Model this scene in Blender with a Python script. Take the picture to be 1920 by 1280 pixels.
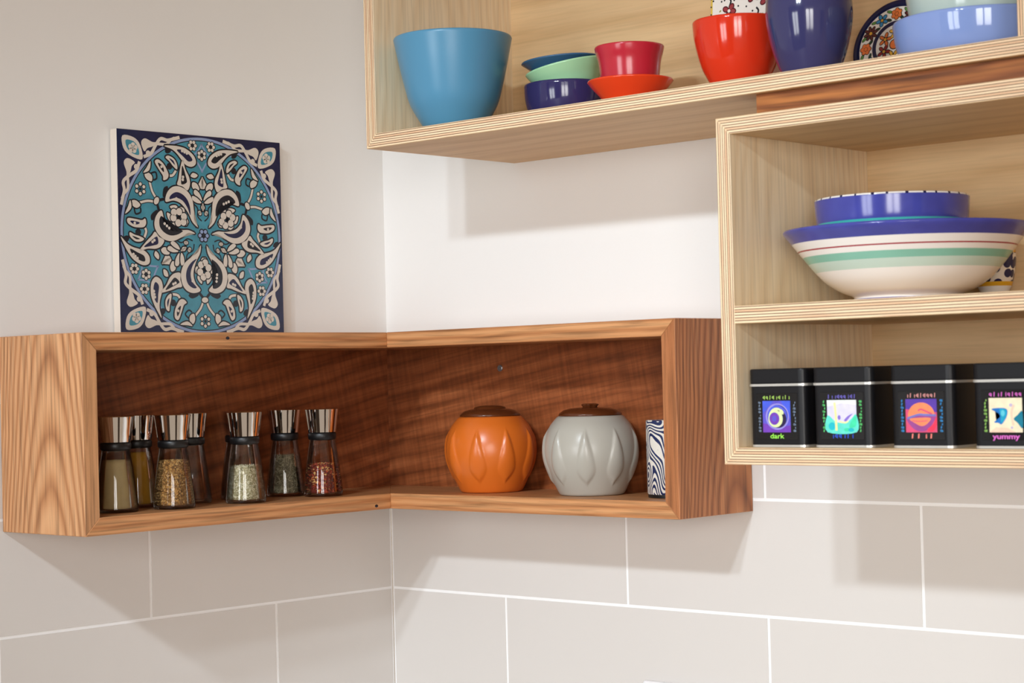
import bpy, bmesh, math, random
from mathutils import Vector, Matrix

for o in list(bpy.data.objects):
    bpy.data.objects.remove(o, do_unlink=True)
scene = bpy.context.scene
COL = scene.collection
R = math.radians
rnd = random.Random(7)

# ------------------------------------------------------------------ camera
CX, CY, CZ = 2.1187, -2.0389, 0.3143
YAW, PITCH, ROLL, FPX = R(42.3716), R(1.0868), R(-1.4585), 3601.33
fw = Vector((-math.sin(YAW) * math.cos(PITCH), math.cos(YAW) * math.cos(PITCH), math.sin(PITCH)))
rt0 = Vector((math.cos(YAW), math.sin(YAW), 0))
up0 = rt0.cross(fw)
rt = rt0 * math.cos(ROLL) + up0 * math.sin(ROLL)
up = -rt0 * math.sin(ROLL) + up0 * math.cos(ROLL)
cam = bpy.data.cameras.new('camera')
cam.sensor_width = 36.0
cam.lens = FPX / 1920 * 36.0
cam.clip_start = 0.05
cam.dof.use_dof = True
cam.dof.focus_distance = 2.66
cam.dof.aperture_fstop = 11.0
camo = bpy.data.objects.new('camera', cam)
COL.objects.link(camo)
camo.matrix_world = Matrix(((rt.x, up.x, -fw.x, CX), (rt.y, up.y, -fw.y, CY), (rt.z, up.z, -fw.z, CZ), (0, 0, 0, 1)))
scene.camera = camo

# ------------------------------------------------------------------ view, world, lights
scene.view_settings.view_transform = 'Standard'
scene.view_settings.look = 'None'
scene.view_settings.exposure = 0.0
scene.view_settings.gamma = 1.0
scene.view_settings.use_curve_mapping = False
scene.cycles.use_denoising = True
scene.cycles.max_bounces = 8
scene.cycles.diffuse_bounces = 4
scene.cycles.transparent_max_bounces = 24
scene.cycles.caustics_reflective = False
scene.cycles.caustics_refractive = False

world = bpy.data.worlds.new('room_ambience')
scene.world = world
world.use_nodes = True
world.node_tree.nodes['Background'].inputs[0].default_value = (1.0, 0.80, 0.62, 1)
world.node_tree.nodes['Background'].inputs[1].default_value = 0.62


def area(name, loc, aim, sx, sy, power, colour, spread=180, shape='RECTANGLE'):
    l = bpy.data.lights.new(name, 'AREA')
    l.shape = shape
    l.size, l.size_y = sx, sy
    l.energy = power
    l.color = colour
    l.spread = R(spread)
    o = bpy.data.objects.new(name, l)
    COL.objects.link(o)
    o.location = loc
    o.rotation_euler = (Vector(aim) - Vector(loc)).to_track_quat('-Z', 'Y').to_euler()
    return o


def spot(name, loc, aim, size, blend, radius, power, colour):
    l = bpy.data.lights.new(name, 'SPOT')
    l.spot_size, l.spot_blend, l.shadow_soft_size = R(size), blend, radius
    l.energy = power
    l.color = colour
    o = bpy.data.objects.new(name, l)
    COL.objects.link(o)
    o.location = loc
    o.rotation_euler = (Vector(aim) - Vector(loc)).to_track_quat('-Z', 'Y').to_euler()
    return o


KEY, WINL, WINR, AMB = 77, 10.5, 3.8, 0.415
world.node_tree.nodes['Background'].inputs[1].default_value = AMB
# two ceiling downlights close together, behind and left of the camera
spot('ceiling_downlight', (1.02, -2.46, 1.36), (0.44, 0, -0.03), 46, 0.9, 0.05, KEY, (0.80, 0.91, 1.0))
spot('ceiling_downlight', (1.26, -2.40, 1.36), (0.56, 0, -0.03), 46, 0.9, 0.05, KEY, (0.80, 0.91, 1.0))
# daylight through the two panes of the window in the far wall
area('window_daylight', (0.40, -3.86, 0.35), (0.4, 0, -0.25), 0.42, 1.1, WINL, (0.93, 0.97, 1.0), 150)
area('window_daylight', (0.90, -3.86, 0.35), (0.6, 0, -0.25), 0.42, 1.1, WINL, (0.93, 0.97, 1.0), 150)
# daylight from the two-pane window behind the camera
area('back_window_daylight', (2.80, -3.55, 0.45), (0.98, -0.22, 0.24), 0.55, 1.2, WINR, (1.0, 0.98, 0.96), 64)
area('back_window_daylight', (3.35, -3.15, 0.45), (0.98, -0.22, 0.24), 0.55, 1.2, WINR, (1.0, 0.98, 0.96), 64)

# ------------------------------------------------------------------ helpers


def tag(o, label=None, cat=None, group=None, kind=None):
    if label: o['label'] = label
    if cat: o['category'] = cat
    if group: o['group'] = group
    if kind: o['kind'] = kind
    return o


def link(name, bm, mats, parent=None, smooth=False, recalc=True):
    if recalc:
        bmesh.ops.recalc_face_normals(bm, faces=bm.faces[:])
    me = bpy.data.meshes.new(name)
    bm.to_mesh(me)
    bm.free()
    if not isinstance(mats, (list, tuple)): mats = [mats]
    for m in mats: me.materials.append(m)
    if smooth:
        for p in me.polygons: p.use_smooth = True
    o = bpy.data.objects.new(name, me)
    COL.objects.link(o)
    if parent is not None: o.parent = parent
    return o


def empty(name, loc=(0, 0, 0), rot=(0, 0, 0)):
    o = bpy.data.objects.new(name, None)
    o.empty_display_size = 0.02
    COL.objects.link(o)
    o.location = loc
    o.rotation_euler = rot
    return o


def bevel(o, w=0.0008, seg=1, ang=35):
    m = o.modifiers.new('bevel', 'BEVEL')
    m.width = w
    m.segments = seg
    m.limit_method = 'ANGLE'
    m.angle_limit = R(ang)
    return o


def copy_tree(o, parent=None):
    c = o.copy()
    COL.objects.link(c)
    if parent is not None: c.parent = parent
    for ch in list(o.children):
        copy_tree(ch, c)
    return c


def box(bm, x0, x1, y0, y1, z0, z1, mi=0):
    vs = [bm.verts.new((x, y, z)) for z in (z0, z1) for y in (y0, y1) for x in (x0, x1)]
    for f in ((0, 2, 3, 1), (4, 5, 7, 6), (0, 1, 5, 4), (2, 6, 7, 3), (0, 4, 6, 2), (1, 3, 7, 5)):
        bm.faces.new([vs[i] for i in f]).material_index = mi


def lathe(bm, prof, n=64, mi=0, cap0=True, cap1=True, mats=None, zfun=None):
    """prof: list of (radius, z) from bottom outside; closed at the ends when the radius is 0."""
    rings = []
    for r, z in prof:
        if r < 1e-6:
            rings.append([bm.verts.new((0, 0, z))])
        else:
            rings.append([bm.verts.new((r * math.cos(2 * math.pi * i / n), r * math.sin(2 * math.pi * i / n), z)) for i in range(n)])
    for k in range(len(rings) - 1):
        a, b = rings[k], rings[k + 1]
        m = mats[k] if mats else mi
        for i in range(n):
            j = (i + 1) % n
            if len(a) == 1 and len(b) == 1: continue
            if len(a) == 1: f = bm.faces.new((a[0], b[j], b[i]))
            elif len(b) == 1: f = bm.faces.new((a[i], a[j], b[0]))
            else: f = bm.faces.new((a[i], a[j], b[j], b[i]))
            f.material_index = m
    return rings


def spline(pts, k=6, closed=False):
    """Catmull-Rom through pts"""
    out = []
    n = len(pts)
    rng = range(n) if closed else range(n - 1)
    for i in rng:
        if closed:
            p0, p1, p2, p3 = pts[i - 1], pts[i], pts[(i + 1) % n], pts[(i + 2) % n]
        else:
            p0, p1, p2, p3 = pts[max(i - 1, 0)], pts[i], pts[i + 1], pts[min(i + 2, n - 1)]
        for s in range(k):
            t = s / k
            out.append(tuple(0.5 * (2 * b + (c - a) * t + (2 * a - 5 * b + 4 * c - d) * t * t + (3 * b - a - 3 * c + d) * t ** 3)
                             for a, b, c, d in zip(p0, p1, p2, p3)))
    if not closed: out.append(tuple(pts[-1]))
    return out


# ------------------------------------------------------------------ materials


def srgb(r, g, b):
    f = lambda c: (c / 255 / 12.92) if c / 255 <= 0.04045 else ((c / 255 + 0.055) / 1.055) ** 2.4
    return (f(r), f(g), f(b), 1)


def newmat(name):
    m = bpy.data.materials.new(name)
    m.use_nodes = True
    nt = m.node_tree
    return m, nt, nt.nodes['Principled BSDF']


def nd(nt, t, **kw):
    n = nt.nodes.new(t)
    for k, v in kw.items(): setattr(n, k, v)
    return n


def plain(name, col, rough=0.3, metal=0.0, coat=0.0, var=0.0, vscale=30, bump=0.0, bscale=60, spec=0.5, sheen=None):
    m, nt, p = newmat(name)
    p.inputs['Base Color'].default_value = col
    p.inputs['Roughness'].default_value = rough
    p.inputs['Metallic'].default_value = metal
    p.inputs['Coat Weight'].default_value = coat
    p.inputs['Coat Roughness'].default_value = 0.05
    p.inputs['Specular IOR Level'].default_value = spec
    tc = nd(nt, 'ShaderNodeTexCoord')
    if var:
        n = nd(nt, 'ShaderNodeTexNoise')
        n.inputs['Scale'].default_value = vscale
        n.inputs['Detail'].default_value = 5
        nt.links.new(tc.outputs['Object'], n.inputs['Vector'])
        mx = nd(nt, 'ShaderNodeMix', data_type='RGBA')
        mx.inputs['A'].default_value = tuple(c * (1 - var) for c in col[:3]) + (1,)
        mx.inputs['B'].default_value = tuple(min(1, c * (1 + var)) for c in col[:3]) + (1,)
        nt.links.new(n.outputs['Fac'], mx.inputs['Factor'])
        nt.links.new(mx.outputs['Result'], p.inputs['Base Color'])
    if bump:
        n = nd(nt, 'ShaderNodeTexNoise')
        n.inputs['Scale'].default_value = bscale
        n.inputs['Detail'].default_value = 3
        nt.links.new(tc.outputs['Object'], n.inputs['Vector'])
        b = nd(nt, 'ShaderNodeBump')
        b.inputs['Strength'].default_value = bump
        b.inputs['Distance'].default_value = 0.002
        nt.links.new(n.outputs['Fac'], b.inputs['Height'])
        nt.links.new(b.outputs['Normal'], p.inputs['Normal'])
    return m


def wood(name, light, dark, mid, rings=34, pores=0.5, cathedral=0.0, rough=0.42, saw=0.0, distort=0.35, wave_mix=0.6, spec=0.4):
    """grain runs along UV x (metres); UV y runs across."""
    m, nt, p = newmat(name)
    L = nt.links.new
    uv = nd(nt, 'ShaderNodeUVMap')
    mp = nd(nt, 'ShaderNodeMapping')
    mp.inputs['Scale'].default_value = (0.55, 1.0, 1)
    L(uv.outputs['UV'], mp.inputs['Vector'])
    # slow warp
    nz = nd(nt, 'ShaderNodeTexNoise')
    nz.inputs['Scale'].default_value = 7
    nz.inputs['Detail'].default_value = 3
    L(mp.outputs['Vector'], nz.inputs['Vector'])
    sep = nd(nt, 'ShaderNodeSeparateXYZ')
    L(mp.outputs['Vector'], sep.inputs[0])
    # ring coordinate: across + warp (+ cathedral arch)
    warp = nd(nt, 'ShaderNodeMath', operation='MULTIPLY')
    L(nz.outputs['Fac'], warp.inputs[0]); warp.inputs[1].default_value = distort * 0.12
    ad = nd(nt, 'ShaderNodeMath', operation='ADD')
    L(warp.outputs[0], ad.inputs[1])
    if cathedral:
        # |across|^2 arch pushed along the grain
        sq = nd(nt, 'ShaderNodeMath', operation='MULTIPLY')
        L(sep.outputs['Y'], sq.inputs[0]); L(sep.outputs['Y'], sq.inputs[1])
        s2 = nd(nt, 'ShaderNodeMath', operation='MULTIPLY')
        L(sq.outputs[0], s2.inputs[0]); s2.inputs[1].default_value = 14.0
        lx = nd(nt, 'ShaderNodeMath', operation='MULTIPLY')
        L(sep.outputs['X'], lx.inputs[0]); lx.inputs[1].default_value = cathedral
        sm = nd(nt, 'ShaderNodeMath', operation='ADD')
        L(s2.outputs[0], sm.inputs[0]); L(lx.outputs[0], sm.inputs[1])
        L(sm.outputs[0], ad.inputs[0])
    else:
        L(sep.outputs['Y'], ad.inputs[0])
    fr = nd(nt, 'ShaderNodeMath', operation='MULTIPLY')
    L(ad.outputs[0], fr.inputs[0]); fr.inputs[1].default_value = rings * 2 * math.pi
    sn = nd(nt, 'ShaderNodeMath', operation='SINE')
    L(fr.outputs[0], sn.inputs[0])
    r00 = nd(nt, 'ShaderNodeMapRange')
    r00.inputs['From Min'].default_value = -1
    L(sn.outputs[0], r00.inputs['Value'])
    r01 = nd(nt, 'ShaderNodeMath', operation='POWER')
    L(r00.outputs['Result'], r01.inputs[0]); r01.inputs[1].default_value = 0.6
    # fine streaks
    mp2 = nd(nt, 'ShaderNodeMapping')
    mp2.inputs['Scale'].default_value = (9, 260, 1)
    L(uv.outputs['UV'], mp2.inputs['Vector'])
    n2 = nd(nt, 'ShaderNodeTexNoise')
    n2.inputs['Scale'].default_value = 1
    n2.inputs['Detail'].default_value = 4
    n2.inputs['Distortion'].default_value = 0.4
    L(mp2.outputs['Vector'], n2.inputs['Vector'])
    mp3 = nd(nt, 'ShaderNodeMapping')
    mp3.inputs['Scale'].default_value = (2.4, 70, 1)
    L(uv.outputs['UV'], mp3.inputs['Vector'])
    n3 = nd(nt, 'ShaderNodeTexNoise')
    n3.inputs['Scale'].default_value = 1
    n3.inputs['Detail'].default_value = 3
    L(mp3.outputs['Vector'], n3.inputs['Vector'])
    mixv = nd(nt, 'ShaderNodeMix', data_type='FLOAT')
    mixv.inputs['Factor'].default_value = wave_mix
    L(n3.outputs['Fac'], mixv.inputs['A']); L(r01.outputs[0], mixv.inputs['B'])
    ramp = nd(nt, 'ShaderNodeValToRGB')
    ramp.color_ramp.elements[0].position = 0.12
    ramp.color_ramp.elements[0].color = dark
    ramp.color_ramp.elements[1].position = 0.85
    ramp.color_ramp.elements[1].color = light
    e = ramp.color_ramp.elements.new(0.5); e.color = mid
    L(mixv.outputs['Result'], ramp.inputs['Fac'])
    # pores darken
    pr = nd(nt, 'ShaderNodeMapRange')
    pr.inputs['From Min'].default_value = 0.30; pr.inputs['From Max'].default_value = 0.55
    pr.inputs['To Min'].default_value = 1 - pores; pr.inputs['To Max'].default_value = 1.0
    L(n2.outputs['Fac'], pr.inputs['Value'])
    mul = nd(nt, 'ShaderNodeMix', data_type='RGBA', blend_type='MULTIPLY')
    mul.inputs['Factor'].default_value = 1
    L(ramp.outputs['Color'], mul.inputs['A'])
    cmb = nd(nt, 'ShaderNodeCombineColor')
    for i in range(3): L(pr.outputs['Result'], cmb.inputs[i])
    L(cmb.outputs[0], mul.inputs['B'])
    last = mul.outputs['Result']
    if saw:
        mp4 = nd(nt, 'ShaderNodeMapping')
        mp4.inputs['Scale'].default_value = (150, 9, 1)
        L(uv.outputs['UV'], mp4.inputs['Vector'])
        n4 = nd(nt, 'ShaderNodeTexNoise')
        n4.inputs['Scale'].default_value = 1; n4.inputs['Detail'].default_value = 2
        L(mp4.outputs['Vector'], n4.inputs['Vector'])
        p4 = nd(nt, 'ShaderNodeMapRange')
        p4.inputs['From Min'].default_value = 0.35; p4.inputs['From Max'].default_value = 0.68
        p4.inputs['To Min'].default_value = 1 - saw * 0.4; p4.inputs['To Max'].default_value = 1 + saw
        L(n4.outputs['Fac'], p4.inputs['Value'])
        c4 = nd(nt, 'ShaderNodeCombineColor')
        for i in range(3): L(p4.outputs['Result'], c4.inputs[i])
        m4 = nd(nt, 'ShaderNodeMix', data_type='RGBA', blend_type='MULTIPLY')
        m4.inputs['Factor'].default_value = 1
        L(last, m4.inputs['A']); L(c4.outputs[0], m4.inputs['B'])
        last = m4.outputs['Result']
    L(last, p.inputs['Base Color'])
    p.inputs['Roughness'].default_value = rough
    p.inputs['Specular IOR Level'].default_value = spec
    b = nd(nt, 'ShaderNodeBump')
    b.inputs['Strength'].default_value = 0.12; b.inputs['Distance'].default_value = 0.0006
    L(n2.outputs['Fac'], b.inputs['Height']); L(b.outputs['Normal'], p.inputs['Normal'])
    return m


def ply_edge(name, n=6.5):
    """stripes across UV y (0..1 through the board), length along UV x"""
    m, nt, p = newmat(name)
    L = nt.links.new
    uv = nd(nt, 'ShaderNodeUVMap')
    sep = nd(nt, 'ShaderNodeSeparateXYZ')
    L(uv.outputs['UV'], sep.inputs[0])
    ml = nd(nt, 'ShaderNodeMath', operation='MULTIPLY')
    L(sep.outputs['Y'], ml.inputs[0]); ml.inputs[1].default_value = n
    # small waviness of the veneers
    mpw = nd(nt, 'ShaderNodeMapping'); mpw.inputs['Scale'].default_value = (14, 2.0, 1)
    L(uv.outputs['UV'], mpw.inputs['Vector'])
    nw = nd(nt, 'ShaderNodeTexNoise'); nw.inputs['Scale'].default_value = 1; nw.inputs['Detail'].default_value = 2
    L(mpw.outputs['Vector'], nw.inputs['Vector'])
    wv = nd(nt, 'ShaderNodeMath', operation='MULTIPLY_ADD')
    L(nw.outputs['Fac'], wv.inputs[0]); wv.inputs[1].default_value = 0.22; L(ml.outputs[0], wv.inputs[2])
    fr = nd(nt, 'ShaderNodeMath', operation='FRACT'); L(wv.outputs[0], fr.inputs[0])
    fl = nd(nt, 'ShaderNodeMath', operation='FLOOR'); L(wv.outputs[0], fl.inputs[0])
    wn = nd(nt, 'ShaderNodeTexWhiteNoise', noise_dimensions='1D'); L(fl.outputs[0], wn.inputs['W'])
    band = nd(nt, 'ShaderNodeValToRGB')
    band.color_ramp.elements[0].color = srgb(226, 188, 150)
    band.color_ramp.elements[1].color = srgb(244, 220, 184)
    e = band.color_ramp.elements.new(0.35); e.color = srgb(238, 208, 170)
    L(wn.outputs['Value'], band.inputs['Fac'])
    # pinkish blotches along the veneer
    mpb = nd(nt, 'ShaderNodeMapping'); mpb.inputs['Scale'].default_value = (9, 6, 1)
    L(uv.outputs['UV'], mpb.inputs['Vector'])
    nb = nd(nt, 'ShaderNodeTexNoise'); nb.inputs['Scale'].default_value = 1.4; nb.inputs['Detail'].default_value = 4
    L(mpb.outputs['Vector'], nb.inputs['Vector'])
    mr = nd(nt, 'ShaderNodeMapRange'); mr.inputs['From Min'].default_value = 0.52; mr.inputs['From Max'].default_value = 0.72
    mr.inputs['To Max'].default_value = 0.55
    L(nb.outputs['Fac'], mr.inputs['Value'])
    mb = nd(nt, 'ShaderNodeMix', data_type='RGBA'); mb.inputs['B'].default_value = srgb(208, 150, 118)
    L(mr.outputs['Result'], mb.inputs['Factor']); L(band.outputs['Color'], mb.inputs['A'])
    line = nd(nt, 'ShaderNodeValToRGB')
    cr = line.color_ramp
    cr.elements[0].position = 0.0; cr.elements[0].color = (1, 1, 1, 1)
    cr.elements[1].position = 0.40; cr.elements[1].color = (0, 0, 0, 1)
    e = cr.elements.new(0.26); e.color = (1, 1, 1, 1)
    L(fr.outputs[0], line.inputs['Fac'])
    ml2 = nd(nt, 'ShaderNodeMix', data_type='RGBA'); ml2.inputs['B'].default_value = srgb(104, 66, 40)
    mu = nd(nt, 'ShaderNodeMath', operation='MULTIPLY'); mu.inputs[1].default_value = 0.92
    L(line.outputs['Color'], mu.inputs[0])
    L(mu.outputs[0], ml2.inputs['Factor']); L(mb.outputs['Result'], ml2.inputs['A'])
    L(ml2.outputs['Result'], p.inputs['Base Color'])
    p.inputs['Roughness'].default_value = 0.55
    return m


M = {}
M['plaster'] = plain('wall_paint', srgb(238, 237, 235), 0.75, var=0.012, vscale=6, bump=0.05, bscale=220)
M['tile'] = plain('glazed_wall_tile', srgb(216, 212, 208), 0.10, bump=0.10, bscale=9, var=0.02, vscale=5)
M['grout'] = plain('white_grout', srgb(246, 246, 246), 0.8)
M['bounce_slab'] = plain('pale_bounce_slab', srgb(236, 228, 218), 0.4)
M['ceiling'] = plain('ceiling_paint', srgb(225, 215, 205), 0.9)
M['farwall'] = plain('far_wall_paint', srgb(74, 60, 50), 0.9)
M['oak'] = wood('oak', srgb(214, 158, 108), srgb(158, 98, 58), srgb(194, 134, 86), rings=95, pores=0.45, distort=0.13, wave_mix=0.42)
M['oak_panel'] = wood('oak_flat_sawn', srgb(216, 164, 118), srgb(160, 104, 64), srgb(198, 142, 96), rings=52, pores=0.45, cathedral=0.42, distort=0.28, wave_mix=0.55)
M['oak_red'] = wood('oak_reddish_board', srgb(196, 132, 86), srgb(126, 72, 40), srgb(170, 106, 64), rings=48, pores=0.45, cathedral=0.35, distort=0.4, wave_mix=0.5)
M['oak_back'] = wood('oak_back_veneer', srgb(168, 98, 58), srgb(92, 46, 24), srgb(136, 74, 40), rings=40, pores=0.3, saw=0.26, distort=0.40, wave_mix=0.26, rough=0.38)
M['birch'] = wood('birch_ply_face', srgb(228, 196, 150), srgb(202, 164, 116), srgb(216, 182, 136), rings=18, pores=0.10, distort=0.8, wave_mix=0.3, rough=0.5)
M['birch_side'] = wood('birch_ply_face_vertical', srgb(250, 232, 200), srgb(232, 206, 168), srgb(243, 221, 185), rings=24, pores=0.16, cathedral=0.4, distort=0.6, wave_mix=0.35, rough=0.5)
M['edge'] = ply_edge('birch_ply_edge')
M['batten'] = wood('oiled_hardwood', srgb(196, 126, 66), srgb(84, 44, 24), srgb(144, 86, 46), rings=60, pores=0.5, distort=0.35, wave_mix=0.35)
M['chrome'] = plain('polished_chrome', (0.86, 0.85, 0.84, 1), 0.06, metal=1.0)
M['black_plastic'] = plain('black_plastic', srgb(14, 14, 16), 0.4)
M['screw'] = plain('zinc_screw', srgb(150, 150, 152), 0.35, metal=0.8)
M['white_plastic'] = plain('white_plastic', srgb(240, 240, 243), 0.3)
M['cream'] = plain('glaze_cream', srgb(216, 207, 196), 0.22)
M['navy'] = plain('glaze_navy', srgb(22, 26, 66), 0.18, var=0.45, vscale=70)
M['ink'] = plain('glaze_black_line', srgb(16, 20, 34), 0.2)
M['turq'] = plain('glaze_turquoise', srgb(66, 140, 160), 0.16, var=0.38, vscale=55)
M['lilac'] = plain('glaze_pale_blue', srgb(140, 158, 196), 0.2)
M['bisque'] = plain('unglazed_tile_edge', srgb(224, 214, 202), 0.7)


def ceramic(name, col, rough=0.12, **kw):
    return plain(name, col, rough, **kw)


M['sky_blue'] = ceramic('light_blue_stoneware', srgb(80, 140, 174), 0.30)
M['navy_bowl'] = ceramic('navy_stoneware', srgb(50, 46, 92), 0.10)
M['mint'] = ceramic('mint_stoneware', srgb(166, 216, 170), 0.15)
M['teal_blue'] = ceramic('slate_blue_stoneware', srgb(58, 98, 134), 0.22)
M['flame'] = ceramic('orange_red_stoneware', srgb(226, 66, 28), 0.16)
M['crimson'] = ceramic('crimson_stoneware', srgb(186, 40, 56), 0.2)
M['red'] = ceramic('red_stoneware', srgb(214, 52, 26), 0.10)
M['vase'] = ceramic('indigo_stoneware', srgb(58, 58, 100), 0.09)
M['peri'] = ceramic('periwinkle_glass', srgb(136, 160, 218), 0.07)
M['pale'] = ceramic('pale_sage_glass', srgb(186, 204, 198), 0.12)
M['orange'] = ceramic('satin_orange_glaze', srgb(210, 106, 34), 0.30)
M['grey'] = ceramic('satin_grey_glaze', srgb(172, 168, 158), 0.30)
M['brown'] = ceramic('glossy_brown_glaze', srgb(86, 43, 20), 0.15, var=0.3, vscale=40)
M['white_glaze'] = ceramic('white_glaze', srgb(236, 232, 224), 0.15)
M['tin_black'] = plain('black_tin', srgb(20, 20, 23), 0.38, spec=0.3)
M['tin_metal'] = plain('bare_tin_rim', srgb(214, 212, 206), 0.3, metal=0.6)
M['label_black'] = plain('black_gloss_label', srgb(12, 11, 13), 0.2)


def glass_mat(name, tint=(0.985, 0.985, 0.98, 1)):
    m, nt, p = newmat(name)
    nt.nodes.remove(p)
    out = nt.nodes['Material Output']
    tr = nd(nt, 'ShaderNodeBsdfTransparent'); tr.inputs[0].default_value = tint
    gl = nd(nt, 'ShaderNodeBsdfGlossy'); gl.inputs['Roughness'].default_value = 0.02
    lw = nd(nt, 'ShaderNodeFresnel'); lw.inputs['IOR'].default_value = 1.5
    mul = nd(nt, 'ShaderNodeMath', operation='MULTIPLY'); mul.inputs[1].default_value = 0.8
    nt.links.new(lw.outputs[0], mul.inputs[0])
    mx = nd(nt, 'ShaderNodeMixShader')
    nt.links.new(mul.outputs[0], mx.inputs[0]); nt.links.new(tr.outputs[0], mx.inputs[1]); nt.links.new(gl.outputs[0], mx.inputs[2])
    nt.links.new(mx.outputs[0], out.inputs['Surface'])
    return m


M['glass'] = glass_mat('clear_glass')

# ------------------------------------------------------------------ room shell
TOP, BOT = 1.40, -1.15


def tiled_wall(name, axis, verts_rows, far):
    """one wall: plaster above, grout bed and glazed tiles below; local coordinate s runs away from the corner."""
    bm = bmesh.new()

    def bx(s0, s1, d0, d1, z0, z1, mi):
        if axis == 'x': box(bm, s0, s1, d0, d1, z0, z1, mi)
        else: box(bm, d0 * -1 if False else -d1, -d0, -s1, -s0, z0, z1, mi)
    bx(0, far, 0.0, 0.10, 0.30, TOP, 0)                # plaster, face on the wall plane
    bx(0, far, 0.0009, 0.10, BOT, 0.30, 1)             # grout bed slightly back
    g = 0.0021
    row = 0.15
    k = 0
    z = 0.15
    while z > BOT + 0.2:
        cuts = verts_rows[k % 2]
        ss = [0.0] + [c for c in cuts if c < far] + [far]
        for a, b in zip(ss[:-1], ss[1:]):
            bx(a + (g if a > 0 else 0.0034), b - g, 0.0, 0.05, z + g, z + row - g, 2)
        z -= row
        k += 1
    o = link(name, bm, [M['plaster'], M['grout'], M['tile']])
    tag(o, kind='structure')
    return o


L_T = 0.4575
tiled_wall('wall_back', 'x', ([0.6913 - L_T + 0 * L_T, 0.6913, 0.6913 + L_T, 0.6913 + 2 * L_T, 0.6913 + 3 * L_T][0:5], [0.4603, 0.4603 + L_T, 0.4603 + 2 * L_T, 0.4603 + 3 * L_T]), 2.6)
WL = 0.0269                                            # the left wall is a degree and a half out of square
wl = tiled_wall('wall_left', 'y', ([0.2343 * 0.97 + i * L_T * 0.985 for i in range(5)], [0.4577 * 0.97 + i * L_T * 0.985 for i in range(4)]), 2.6)
wl.rotation_euler = (0, 0, -math.atan(WL))


def wx(y): return WL * y
bm = bmesh.new(); box(bm, -0.1, 4.2, -4.0, 0.1, TOP, TOP + 0.1)
tag(link('ceiling', bm, M['ceiling']), kind='structure')
bm = bmesh.new(); box(bm, 0.0, 2.5, -0.64, -0.001, -0.36, -0.32)  # unseen pale slab added below the view to bounce light upward
tag(link('bounce_counter_1', bm, M['bounce_slab']), kind='structure')
bm = bmesh.new()
# far wall with the window opening
box(bm, -1.5, 0.15, -4.0, -3.9, BOT, TOP); box(bm, 1.15, 2.3, -4.0, -3.9, BOT, TOP)
box(bm, 0.15, 1.15, -4.0, -3.9, BOT, -0.22); box(bm, 0.15, 1.15, -4.0, -3.9, 0.92, TOP)
tag(link('wall_front', bm, M['farwall']), kind='structure')
bm = bmesh.new(); box(bm, 4.15, 4.2, -1.9, -1.0, BOT, 0.95)  # unseen dark panel added so the chrome caps mirror a dark band
tag(link('dark_reflection_panel_1', bm, M['farwall']), kind='structure')
bm = bmesh.new()
box(bm, 0.62, 0.68, -3.93, -3.88, -0.22, 0.92)
tag(link('window_1', bm, M['white_plastic']), kind='structure')
# ------------------------------------------------------------------ boards


def board(name, outer, inner, grain, mats, parent, edge=False, seed=None, bev=0.0006, centre=None):
    """outer/inner: 4 corners each, order front-a, front-b, back-b, back-a. grain: unit vector along the fibres.
    edge=True gives the front face the layered ply edge (second material)."""
    bm = bmesh.new()
    uvl = bm.loops.layers.uv.new('UVMap')
    a = [bm.verts.new(p) for p in outer]
    b = [bm.verts.new(p) for p in inner]
    fr = {}
    for v in a: fr[v] = 0.0
    for v in b: fr[v] = 1.0
    faces = [(a, 0), (b, 0), ([a[0], a[1], b[1], b[0]], 1), ([a[2], a[3], b[3], b[2]], 0), ([a[1], a[2], b[2], b[1]], 0), ([a[3], a[0], b[0], b[3]], 0)]
    g = Vector(grain)
    c = Vector(centre) if centre else Vector((0, 0, 0))
    ou, ov = (rnd.uniform(0, 5), rnd.uniform(0, 5)) if centre is None else (rnd.uniform(0, 3), 0)
    done = []
    for vs, mi in faces:
        f = bm.faces.new(vs)
        f.material_index = 1 if (mi == 1 and edge) else 0
        done.append((f, mi))
    bmesh.ops.recalc_face_normals(bm, faces=bm.faces[:])
    for f, mi in done:
        f.normal_update()
        n = f.normal
        if mi == 1 and edge:
            d = (f.verts[0].co - f.verts[1].co)
            ax = Vector(outer[1]) - Vector(outer[0]); ax.normalize()
            for lp in f.loops:
                lp[uvl].uv = (lp.vert.co.dot(ax) + ou, fr[lp.vert])
        else:
            ac = n.cross(g)
            gg = g
            if ac.length < 0.3:
                gg = Vector((n.y, n.z, n.x)); ac = n.cross(gg)
            ac.normalize()
            if ac.x + ac.y + ac.z < 0: ac = -ac
            for lp in f.loops:
                q = lp.vert.co - c
                lp[uvl].uv = (q.dot(gg) + ou, q.dot(ac) + ov)
    o = link(name, bm, mats, parent, recalc=False)
    if bev: bevel(o, bev, 1)
    return o


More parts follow.
